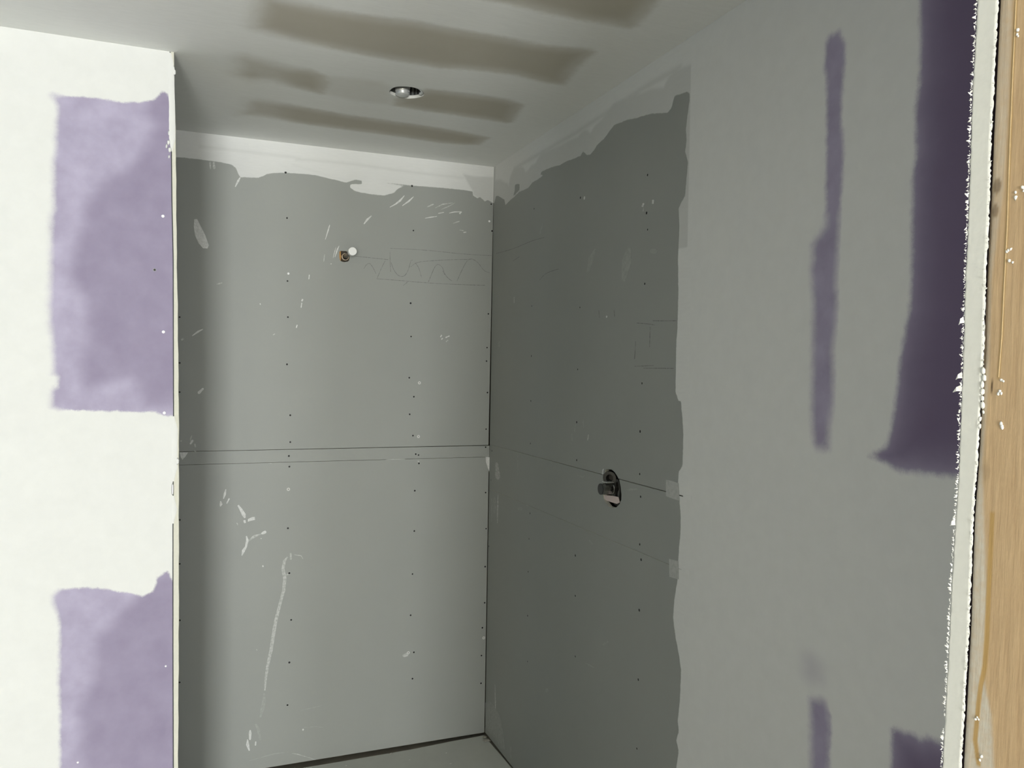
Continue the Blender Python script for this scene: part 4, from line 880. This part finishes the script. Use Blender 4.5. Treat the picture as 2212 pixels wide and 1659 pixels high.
# longer torn curls of paper
for yy, zc, ln in ((0.0002, 1.5655, 0.0050), (0.0002, 1.573, 0.0034), (0.0001, 1.4875, 0.0026), (0.0002, 1.605, 0.0026)):
    bm = bmesh.new()
    x = XJ(zc) - 0.0004
    y0 = yl(zc)
    pts = [(x, y0, zc + 0.0022), (x - 0.0006, y0 + ln * 0.5, zc + 0.0010), (x - 0.0004, y0 + ln, zc - 0.0022), (x - 0.0012, y0 + ln * 0.4, zc - 0.0014), (x, y0 - 0.0004, zc - 0.0012)]
    t_ = [bm.verts.new(p) for p in pts]
    k_ = [bm.verts.new((p[0] + 0.0004, p[1], p[2])) for p in pts]
    bm.faces.new(t_)
    bm.faces.new(k_[::-1])
    for i in range(5):
        j = (i + 1) % 5
        bm.faces.new((t_[j], t_[i], k_[i], k_[j]))
    bm_obj('paper_curl', bm, M_PAPERW, wall_front)

# jamb stud
M_WOOD, nt, bs = new_mat('pine stud')
g1 = noise(nt, 30, 5, 0.6, vec=stretch(nt, 1, 9, 0.8))
g2 = noise(nt, 8, 3, 0.5, vec=stretch(nt, 1, 3, 1.2))
g3 = noise(nt, 420, 3, 0.6, vec=stretch(nt, 1, 1, 0.4))
c = mix_c(nt, g1, (0.42, 0.26, 0.13), (0.74, 0.54, 0.32))
c = mix_c(nt, math_n(nt, 'MULTIPLY', g2, 0.35), c, (0.50, 0.37, 0.22))
c = mix_c(nt, math_n(nt, 'MULTIPLY', g3, 0.25), c, (0.25, 0.17, 0.10))
fa = {k: N(nt, 'ShaderNodeAttribute', attribute_name=k).outputs['Fac'] for k in ('film', 'resin', 'stain')}
c = mix_c(nt, fa['stain'], c, (0.10, 0.06, 0.025))
fn = math_n(nt, 'MULTIPLY', fa['film'], math_n(nt, 'ADD', noise(nt, 260, 4), 0.25), clamp=True)
c = mix_c(nt, fn, c, (0.60, 0.57, 0.50))
c = mix_c(nt, fa['resin'], c, (0.46, 0.29, 0.10))
nt.links.new(c, bs.inputs['Base Color'])
bs.inputs['Roughness'].default_value = 0.6
bump(nt, bs, g1, 0.35, 0.0012)
zs2 = np.concatenate([np.linspace(-0.02, 1.24, 12)[:-1], np.linspace(1.24, 1.90, 330), np.linspace(1.90, H, 8)[1:]])
ys2 = np.concatenate([np.linspace(0, 0.034, 60), np.linspace(0.034, 0.089, 8)[1:]])
v, f, au, av = [], [], [], []
gapf = lambda z: 0.0003 + 0.0007 * float(np.interp(z, [1.34, 1.40, 1.45, 1.55, 1.585, 1.62, 1.80], [1.0, 0.55, 0.25, 0.10, 0.7, 1.0, 1.0]))
for z in zs2:
    y0 = yr(z) - gapf(z)
    for t in ys2:
        y = y0 - t
        rnd = 0.0009 * math.exp(-t / 0.0012)
        v.append((XJ(z) + 0.0006 + rnd, y, z))
        au.append(y)
        av.append(z)
NY = len(ys2)
for i in range(len(zs2) - 1):
    for k in range(NY - 1):
        f.append((i * NY + k, (i + 1) * NY + k, (i + 1) * NY + k + 1, i * NY + k + 1))
fr_n = len(f)
n0 = len(v)
for z in (zs2[0], zs2[-1]):
    v += [(XJ(z) + 0.038, yr(z) - 0.0008, z), (XJ(z) + 0.038, yr(z) - 0.089, z)]
    au += [0, 0]
    av += [z, z]
last = (len(zs2) - 1) * NY
f += [(0, n0, n0 + 2, last), (NY - 1, last + NY - 1, n0 + 3, n0 + 1)]
stud = mesh_obj('stud', v, f, M_WOOD, wall_front, smooth=True)
au, av = np.array(au), np.array(av)
fl = sorted((z, y) for y, z in D['filmr'])
yf = np.interp(av, [q[0] for q in fl], [q[1] for q in fl])
film = sstep(-0.0015, 0.0015, au - yf) * 0.95
film *= 0.55 + 0.45 * sstep(1.60, 1.47, av)
resin = np.zeros_like(au)
for ln, wd in zip(D['resin'], (0.0009, 0.0015)):
    resin = np.maximum(resin, 0.95 * sstep(wd * 1.3, wd * 0.6, pdist(ln, au, av)))
stain = np.zeros_like(au)
for (ky, kz), (ry, rz, a) in zip(D['knot'], ((0.0030, 0.0050, 0.75), (0.0024, 0.0045, 0.7), (0.0007, 0.0045, 1.0), (0.003, 0.006, 0.2))):
    stain = np.maximum(stain, a * sstep(1.25, 0.5, np.hypot((au - ky) / ry, (av - kz) / rz)))
film = np.where(stain > 0.3, film * 0.3, film)
for k, val in (('film', film), ('resin', resin), ('stain', stain)):
    at = stud.data.attributes.new(k, 'FLOAT', 'POINT')
    at.data.foreach_set('value', val.astype(np.float32))
# hardened glue run and white specks stuck to the stud
for ln, wd in zip(D['resin'][:1], (0.0005,)):
    bm = bmesh.new()
    prev = None
    for (a, b) in ln:
        ring = []
        for k in range(6):
            th = math.pi * k / 5
            ring.append(bm.verts.new((XJ(b) + 0.0007 - 0.0004 * math.sin(th), a + wd * math.cos(th), b)))
        if prev:
            for k in range(5):
                bm.faces.new((prev[k], prev[k + 1], ring[k + 1], ring[k]))
        prev = ring
    bm_obj('glue_run', bm, M_RESIN, wall_front, smooth=True)


def lump(bm, o, r, flat=(1, 1, 1)):
    res = bmesh.ops.create_icosphere(bm, subdivisions=1, radius=1.0)
    for vv in res['verts']:
        k = random.uniform(0.65, 1.25)
        vv.co = Vector((o[0] + vv.co.x * r * k * flat[0], o[1] + vv.co.y * r * k * flat[1], o[2] + vv.co.z * r * k * flat[2]))


for i, (a, b) in enumerate(D['specks']):
    bm = bmesh.new()
    for _ in range(3):
        lump(bm, (XJ(b) + 0.0004, a + random.uniform(-0.0012, 0.0012), b + random.uniform(-0.0022, 0.0022)), random.uniform(0.0006, 0.0011), (0.7, 1, 1.3))
    bm_obj('compound_speck', bm, M_PAPERW, wall_front, smooth=True)
bm = bmesh.new()
for i in range(9):
    zq = 1.545 + 0.035 * i / 9
    lump(bm, (XJ(zq) + 0.0003, yr(zq) - random.uniform(-0.0004, 0.0022), zq), random.uniform(0.0009, 0.0018), (0.6, 1, 1.6))
bm_obj('compound_speck', bm, M_CORE, wall_front, smooth=True)

# room behind the camera: shell with rear openings; left-hand openings added for the fill lamps
def holed_wall(name, axis, pos, a0, a1, holes, th):
    bm = bmesh.new()
    cur = a0
    segs = []
    for (o0, o1, z0, z1) in holes:
        segs += [(cur, o0, -0.02, H), (o0, o1, -0.02, z0), (o0, o1, z1, H)]
        cur = o1
    segs.append((cur, a1, -0.02, H))
    for (p, q, r, s) in segs:
        if axis == 'y':
            box(bm, p, q, pos, pos + th, r, s)
        else:
            box(bm, pos, pos + th, p, q, r, s)
    return struct(bm_obj(name, bm, M_SHELL))


holed_wall('wall_rear', 'y', -11.2, -4.3, 1.3, [(-3.62, -2.08, 0.02, 1.22), (-1.17, -0.33, 0.02, 1.22)], 0.1)
holed_wall('wall_side', 'x', -4.3, -11.2, -2.98, [(-5.2, -3.5, 0.9, 2.1)], 0.1)
holed_wall('wall_end', 'x', -4.3, -2.98, -0.65, [(-2.35, -1.45, 1.45, 2.25)], 0.1)
struct(box_obj('wall_far', (1.3, 1.4, -11.2, -2.9, -0.02, H), M_SHELL))
struct(box_obj('wall_front_left', (-4.2, -2.75, -2.98, -2.88, -0.02, H), M_SHELL))

# ------------------------------------------------------------------ small parts on the walls
def flat_patch(name, poly, plane, thick, mat, parent, off=0.0003, ribbon=False):
    bm = bmesh.new()
    ps = []
    for (u, v) in poly:
        if plane == 'b':
            ps.append(((u, -off - thick, v), (u, -off, v)))
        elif plane == 'r':
            ps.append(((-off - thick, u, v), (-off, u, v)))
        else:
            ps.append(((u, YP - off - thick, v), (u, YP - off, v)))
    t = [bm.verts.new(a) for a, b in ps]
    k = [bm.verts.new(b) for a, b in ps]
    n = len(ps)
    if ribbon:
        for i in range(n // 2 - 1):
            bm.faces.new((t[i], t[i + 1], t[n - 2 - i], t[n - 1 - i]))
    else:
        bm.faces.new(t)
    for i in range(n):
        j = (i + 1) % n
        bm.faces.new((t[j], t[i], k[i], k[j]))
    bmesh.ops.triangulate(bm, faces=bm.faces[:])
    bmesh.ops.recalc_face_normals(bm, faces=bm.faces[:])
    return bm_obj(name, bm, mat, parent)


for i, (wl, st, poly, rb) in enumerate(D['smears']):
    flat_patch('compound_smear', poly, wl, 0.0002 + 0.00004 * (i % 7), M_SMEAR[st], wall_back if wl == 'b' else wall_right, 0.0, rb == 1)
for t in D['tapes']:
    flat_patch('joint_tape', t, 'r', 0.0004, M_TAPE, wall_right, 0.0001)


def pencil(line, plane, parent, wd=0.0018):
    # resample as a smooth curve, then a thin ribbon
    P = np.array(line)
    n = len(P)
    out = []
    for i in range(n - 1):
        p0, p1, p2, p3 = P[max(i - 1, 0)], P[i], P[i + 1], P[min(i + 2, n - 1)]
        for t in np.linspace(0, 1, 7)[:-1]:
            out.append(0.5 * ((2 * p1) + (-p0 + p2) * t + (2 * p0 - 5 * p1 + 4 * p2 - p3) * t * t + (-p0 + 3 * p1 - 3 * p2 + p3) * t ** 3))
    out.append(P[-1])
    out = np.array(out)
    tg = np.gradient(out, axis=0)
    tg /= (np.linalg.norm(tg, axis=1)[:, None] + 1e-9)
    nn = np.stack([-tg[:, 1], tg[:, 0]], 1)
    ws = wd * 0.5 * (0.7 + 0.6 * rng.rand(len(out)))
    if plane == 'r':
        nn[:, 0] *= 1.6
    L, R_ = out + nn * ws[:, None], out - nn * ws[:, None]
    v, f = [], []
    for a, b in zip(L, R_):
        if plane == 'b':
            v += [(a[0], -0.0004, a[1]), (b[0], -0.0004, b[1])]
        else:
            v += [(-0.0004, a[0], a[1]), (-0.0004, b[0], b[1])]
    for i in range(len(out) - 1):
        f.append((2 * i, 2 * i + 1, 2 * i + 3, 2 * i + 2))
    mesh_obj('pencil_line', v, f, M_PENCIL, parent)


for ln in D['pencil_back']:
    pencil(ln, 'b', wall_back)
for ln in D['pencil_right']:
    pencil(ln, 'r', wall_right)


# screws: one mesh per kind, shared by all
def screw_mesh(name, kind):
    bm = bmesh.new()
    if kind == 'dark':
        lathe(bm, [(0.0050, 0.0), (0.0046, 0.0004), (0.0040, 0.0005), (0.0037, 0.0002)], 14, (0, 0, 0), (0, 0, 1))
        for fc in bm.faces:
            fc.material_index = 1
        nb = len(bm.faces)
        lathe(bm, [(0.0037, 0.0002), (0.0020, 0.0004), (0.0, 0.0002)], 14, (0, 0, 0), (0, 0, 1))
        mats = [M_SCREW, M_SCREW_RIM]
    elif kind == 'ring':
        lathe(bm, [(0.0062, 0.0), (0.0058, 0.0005), (0.0034, 0.0006), (0.0030, 0.0003)], 16, (0, 0, 0), (0, 0, 1))
        for fc in bm.faces:
            fc.material_index = 1
        lathe(bm, [(0.0030, 0.0003), (0.0, 0.0003)], 16, (0, 0, 0), (0, 0, 1))
        mats = [simple('grey filler', (0.33, 0.33, 0.31), 0.8), M_RINGW]
    else:
        lathe(bm, [(0.0044, 0.0), (0.0042, 0.0006), (0.0028, 0.0010), (0.0, 0.0011)], 16, (0, 0, 0), (0, 0, 1))
        mats = [M_FILL]
    me = bpy.data.meshes.new(name)
    bm.to_mesh(me)
    bm.free()
    for mt in mats:
        me.materials.append(mt)
    return me


SM = {k: screw_mesh('screw_' + k, k) for k in ('dark', 'ring', 'white')}
QB = Vector((0, -1, 0)).to_track_quat('Z', 'Y')
QR = Vector((-1, 0, 0)).to_track_quat('Z', 'Y')
QP = Vector((1, 0, 0)).to_track_quat('Z', 'Y')


def screw(kind, loc, q, parent, sc=1.0):
    o = bpy.data.objects.new('screw', SM[kind])
    o.location = loc
    o.rotation_mode = 'QUATERNION'
    o.rotation_quaternion = q
    o.scale = (sc, sc, 1)
    link(o, parent)


for u, v in D['screw_back']:
    screw('dark', (u, -0.0001, v), QB, wall_back, random.uniform(0.9, 1.15))
for i, (u, v) in enumerate(D['screw_back_white']):
    screw('white' if i >= 5 else 'ring', (u, -0.0001, v), QB, wall_back, 1.0)
for u, v in D['screw_right']:
    screw('dark', (-0.0001, u, v), QR, wall_right, random.uniform(0.85, 1.2))
for i, (u, v) in enumerate(D['screw_part_white']):
    screw('white', (u, YP - 0.0001, v), QB, wall_left, 0.95 if i < 3 else 0.6)
for u, v in D['screw_part_dark']:
    screw('dark', (u, YP - 0.0001, v), QB, wall_left, 0.85)
# compound closing the ends of the two horizontal joints on the right wall
for zc in (SEAM_R1, SEAM_R2):
    flat_patch('joint_compound', [(-1.462, zc - 0.006), (-1.462, zc + 0.006), (-1.500, zc + 0.006), (-1.500, zc - 0.006)], 'r', 0.0004, M_MUDF, wall_right, 0.0)

# blobs of compound clinging to the edge of the partition
for zc, dx, r in ((2.215, -0.004, 0.006), (2.19, -0.006, 0.0055), (2.178, -0.011, 0.005), (2.168, -0.003, 0.006), (2.15, -0.005, 0.004), (2.395, 0.010, 0.005), (2.385, 0.011, 0.006), (1.30, 0.012, 0.0075)):
    bm = bmesh.new()
    lump(bm, (xe(zc) + dx, YP - 0.0003, zc), r, (0.75, 0.12, 1.5))
    bm_obj('compound_blob', bm, M_MUDF, wall_left, smooth=True)
# pressed-in slot in the edge strip
bm = bmesh.new()
sx, sz = D['slot']
for (hw, hh, yy) in ((0.0028, 0.0165, -0.0009), (0.0016, 0.0148, -0.0012)):
    pts = []
    for i in range(20):
        a = 2 * math.pi * i / 20
        pts.append(bm.verts.new((sx + hw * math.copysign(abs(math.cos(a)) ** 0.7, math.cos(a)), YP + yy, sz + hh * math.copysign(abs(math.sin(a)) ** 0.7, math.sin(a)))))
    fc = bm.faces.new(pts)
    fc.material_index = 0 if hw > 0.002 else 1
bmesh.ops.recalc_face_normals(bm, faces=bm.faces[:])
bm_obj('edge_slot', bm, [M_SCREW, M_FILL], wall_left)

# ------------------------------------------------------------------ recessed light can in the ceiling
def empty(name, loc):
    o = bpy.data.objects.new(name, None)
    o.empty_display_size = 0.05
    o.location = loc
    return link(o)


rl = empty('recessed_light_can', (LC[0], LC[1], H))
tag(rl, 'unfinished recessed light can with silver socket in the taped ceiling', 'light fixture')
bm = bmesh.new()
lathe(bm, [(0.0580, 0.006), (0.0572, 0.014), (0.0572, 0.130), (0.0, 0.130)], 40, (0, 0, 0), (0, 0, 1))
housing = bm_obj('housing', bm, simple('dull grey housing', (0.20, 0.21, 0.20), 0.5, 0.4, var=0.2, scale=50), rl, smooth=True)
bm = bmesh.new()
prof = [(0.0, 0.0), (0.014, 0.0005), (0.0205, 0.003), (0.0225, 0.007), (0.0205, 0.0105), (0.0228, 0.0125), (0.0238, 0.018), (0.0215, 0.0215), (0.0238, 0.024), (0.0242, 0.031), (0.021, 0.036), (0.020, 0.115)]
lathe(bm, prof, 36, (-0.0095, 0.020, -0.0055), (0, 0, 1))
for vv in bm.verts:
    a = math.atan2(vv.co.y, vv.co.x)
    vv.co.x += 0.0009 * math.sin(5 * a + vv.co.z * 200)
    vv.co.y += 0.0009 * math.cos(4 * a + vv.co.z * 170)
bm_obj('socket_cup', bm, M_BRIGHT, rl, smooth=True)
bm = bmesh.new()
for k in range(9):
    a = math.radians(-15 + k * 13)
    p = Vector((0.0555 * math.cos(a), 0.0555 * math.sin(a), 0.020))
    box(bm, p.x - 0.0022, p.x + 0.0022, p.y - 0.0022, p.y + 0.0022, 0.012, 0.045)
bm_obj('retaining_clip', bm, M_BLACKP, housing)
bm = bmesh.new()
pr = None
for k in range(15):
    a = math.radians(-125 + k * 10)
    cx, cy = 0.047 * math.cos(a), 0.047 * math.sin(a)
    ring = [bm.verts.new((cx + dx * math.cos(a), cy + dx * math.sin(a), z)) for dx, z in ((-0.004, 0.004), (0.0045, 0.001), (0.006, 0.012), (-0.003, 0.014))]
    if pr:
        for i in range(4):
            bm.faces.new((pr[i], pr[(i + 1) % 4], ring[(i + 1) % 4], ring[i]))
    pr = ring
bmesh.ops.recalc_face_normals(bm, faces=bm.faces[:])
bm_obj('rim_flange', bm, M_BRIGHT, rl, smooth=True)

# ------------------------------------------------------------------ shower arm stub on the back wall
PX, PZ = -0.6258, 2.0165
arm = empty('shower_arm_stub', (PX, 0.0, PZ))
tag(arm, 'capped shower arm pipe sticking out of a hole in the grey back wall', 'pipe')
bm = bmesh.new()
lathe(bm, [(0.0085, 0.055), (0.0085, -0.132), (0.0098, -0.134), (0.0098, -0.140)], 28, (0, 0, 0), (0, 1, 0))
bmesh.ops.recalc_face_normals(bm, faces=bm.faces[:])
bm_obj('pipe', bm, M_PIPE, arm, smooth=True)
bm = bmesh.new()
lathe(bm, [(0.0085, -0.130), (0.0150, -0.131), (0.0160, -0.134), (0.0160, -0.152), (0.0152, -0.1545), (0.0128, -0.1548), (0.0124, -0.1542), (0.0, -0.1540)], 36, (0, 0, 0), (0, 1, 0))
bmesh.ops.recalc_face_normals(bm, faces=bm.faces[:])
cap = bm_obj('end_cap', bm, M_CAPW, arm)
bm = bmesh.new()
lathe(bm, [(0.0150, 0.060), (0.0150, 0.006), (0.0142, 0.0035), (0.0118, 0.0030), (0.0105, 0.006), (0.0105, 0.030)], 32, (0.0, 0, -0.001), (0, 1, 0))
bmesh.ops.recalc_face_normals(bm, faces=bm.faces[:])
bm_obj('elbow_fitting', bm, M_COPPER, arm, smooth=True)
bm = bmesh.new()
box(bm, -0.046, -0.0165, 0.0135, 0.05, -0.05, 0.05)
bm_obj('wood_blocking', bm, M_WOODO, arm)

# ------------------------------------------------------------------ shower valve in the right wall
val = empty('shower_valve', (0.0, -1.075, 1.217))
tag(val, 'dark rough-in shower valve body in an oval hole in the right wall', 'valve')
VY, VZ = -1.075, 1.217
V0 = Vector((0.0, VY, VZ))


def vloc(bm):
    for vv in bm.verts:
        vv.co -= V0
    bmesh.ops.recalc_face_normals(bm, faces=bm.faces[:])
    return bm


AXN = (-1, 0, 0)
bm = bmesh.new()                                   # cast body deep in the cavity
box(bm, 0.030, 0.075, VY - 0.040, VY + 0.046, VZ - 0.045, VZ + 0.040)
bmesh.ops.bevel(bm, geom=bm.edges[:], offset=0.010, segments=3, affect='EDGES')
bm_obj('body', vloc(bm), M_DARKM, val, smooth=True)
bm = bmesh.new()                                   # upper boss with its bore, turned towards the doorway
ry, rz = D['ring']
lathe(bm, [(0.0215, -0.036), (0.0215, -0.003), (0.0202, 0.0), (0.0112, 0.0), (0.0100, -0.002), (0.0100, -0.034), (0.0, -0.034)], 36, (0.001, ry + 0.001, rz + 0.0005), (-0.66, -0.75, 0.03))
boss = bm_obj('upper_boss', vloc(bm), M_DARKM, val, smooth=False)
bm = bmesh.new()
lathe(bm, [(0.0172, -0.045), (0.0172, -0.012), (0.0180, -0.012), (0.0180, -0.004), (0.0170, -0.003), (0.0170, 0.0325), (0.0160, 0.0335), (0.0, 0.0335)], 36, (0.0, -1.0728, 1.2160), AXN)
stem = bm_obj('stem', vloc(bm), simple('worn chrome', (0.34, 0.34, 0.33), 0.24, 0.95, var=0.35, scale=110), val)
bm = bmesh.new()
lathe(bm, [(0.0172, 0.0322), (0.0172, 0.0342), (0.0164, 0.0348), (0.0, 0.0348)], 36, (0.0, -1.0728, 1.2160), AXN)
bm_obj('stem_cap', vloc(bm), M_BLACKP, stem)
bm = bmesh.new()                                   # bright clip plate above the stem
box(bm, -0.020, 0.006, -1.086, -1.056, 1.2352, 1.2372)
bmesh.ops.bevel(bm, geom=bm.edges[:], offset=0.0005, segments=1, affect='EDGES')
bm_obj('clip_plate', vloc(bm), M_BRIGHT, val)
bm = bmesh.new()                                   # side ear with a slotted opening
oy, oz = -1.1030, 1.2150
segs = 24
ring_o, ring_i, back_o, back_i = [], [], [], []
for i in range(segs):
    a = 2 * math.pi * i / segs
    cy, cz_ = math.cos(a), math.sin(a)
    ring_o.append(bm.verts.new((0.006, oy + 0.0185 * cy, oz + 0.034 * cz_)))
    ring_i.append(bm.verts.new((0.006, oy + 0.0120 * cy, oz + 0.026 * cz_)))
    back_o.append(bm.verts.new((0.045, oy + 0.0185 * cy, oz + 0.034 * cz_)))
    back_i.append(bm.verts.new((0.045, oy + 0.0100 * cy, oz + 0.022 * cz_)))
for i in range(segs):
    j = (i + 1) % segs
    bm.faces.new((ring_o[i], ring_o[j], ring_i[j], ring_i[i]))
    bm.faces.new((ring_o[i], ring_o[j], back_o[j], back_o[i]))
    bm.faces.new((ring_i[i], ring_i[j], back_i[j], back_i[i]))
bm_obj('side_ear', vloc(bm), M_DARKM, val, smooth=False)
bm = bmesh.new()                                   # pale label plate under the stem
pl = D['label']
tt = [bm.verts.new((0.004, a, b)) for a, b in pl]
kk = [bm.verts.new((0.006, a, b)) for a, b in pl]
bm.faces.new(tt)
bm.faces.new(kk[::-1])
for i in range(len(pl)):
    j = (i + 1) % len(pl)
    bm.faces.new((tt[j], tt[i], kk[i], kk[j]))
bm_obj('label_plate', vloc(bm), M_LABEL, val)
bm = bmesh.new()                                   # rounded lower outlet
lathe(bm, [(0.0, 0.0), (0.016, 0.001), (0.027, 0.006), (0.031, 0.016), (0.031, 0.05)], 30, (0.012, -1.078, 1.1905), (1, 0, 0))
bm_obj('lower_outlet', vloc(bm), simple('grey casting', (0.13, 0.125, 0.115), 0.45, 0.3, var=0.3, scale=120), val, smooth=True)
# chipped paper at the rim of the valve hole
flat_patch('compound_smear', [(-1.0190, 1.2530), (-1.0195, 1.2660), (-1.0270, 1.2720), (-1.0320, 1.2715), (-1.0290, 1.2640), (-1.0285, 1.2560), (-1.0230, 1.2520)], 'r', 0.0004, M_SMEAR[2], wall_right)

# ------------------------------------------------------------------ plaster crumbs on the shower floor
LABELS = ['largest plaster crumb on the shower floor edge, halfway along the back wall', 'small plaster crumb on the shower floor nearest the lower picture edge', 'tiny crumb lying in the dark gap under the back wall',
          'upper of two white slivers on the shower floor near the right wall', 'lower of two white slivers on the shower floor near the right wall', 'pale scrap on the shower floor between the edge crumb and the slivers',
          'plaster lump in the floor corner of the shower, against the right wall', 'flat plaster lump at the very corner where floor and walls meet']
for i, (x, y) in enumerate(D['floorbits']):
    bm = bmesh.new()
    big = i in (0, 6, 7)
    r = (0.0065 if i == 0 else 0.011) if big else 0.0035
    x = min(x, -0.014)
    for k in range(4 if big else 2):
        dx, dy = random.uniform(-r, r), random.uniform(-r, r)
        lump(bm, (dx, dy, r * 0.25), r * random.uniform(0.4, 0.8), (1.4, 0.8, 0.45))
    zmin = min(vv.co.z for vv in bm.verts)
    for vv in bm.verts:
        vv.co.z -= zmin
    o = bm_obj('plaster_crumb', bm, M_CRUMB if big else M_PAPERW, None)
    o.location = (x, y, 0.0 if i != 2 else -0.022)
    tag(o, LABELS[i], 'debris', 'plaster crumbs on the shower floor')
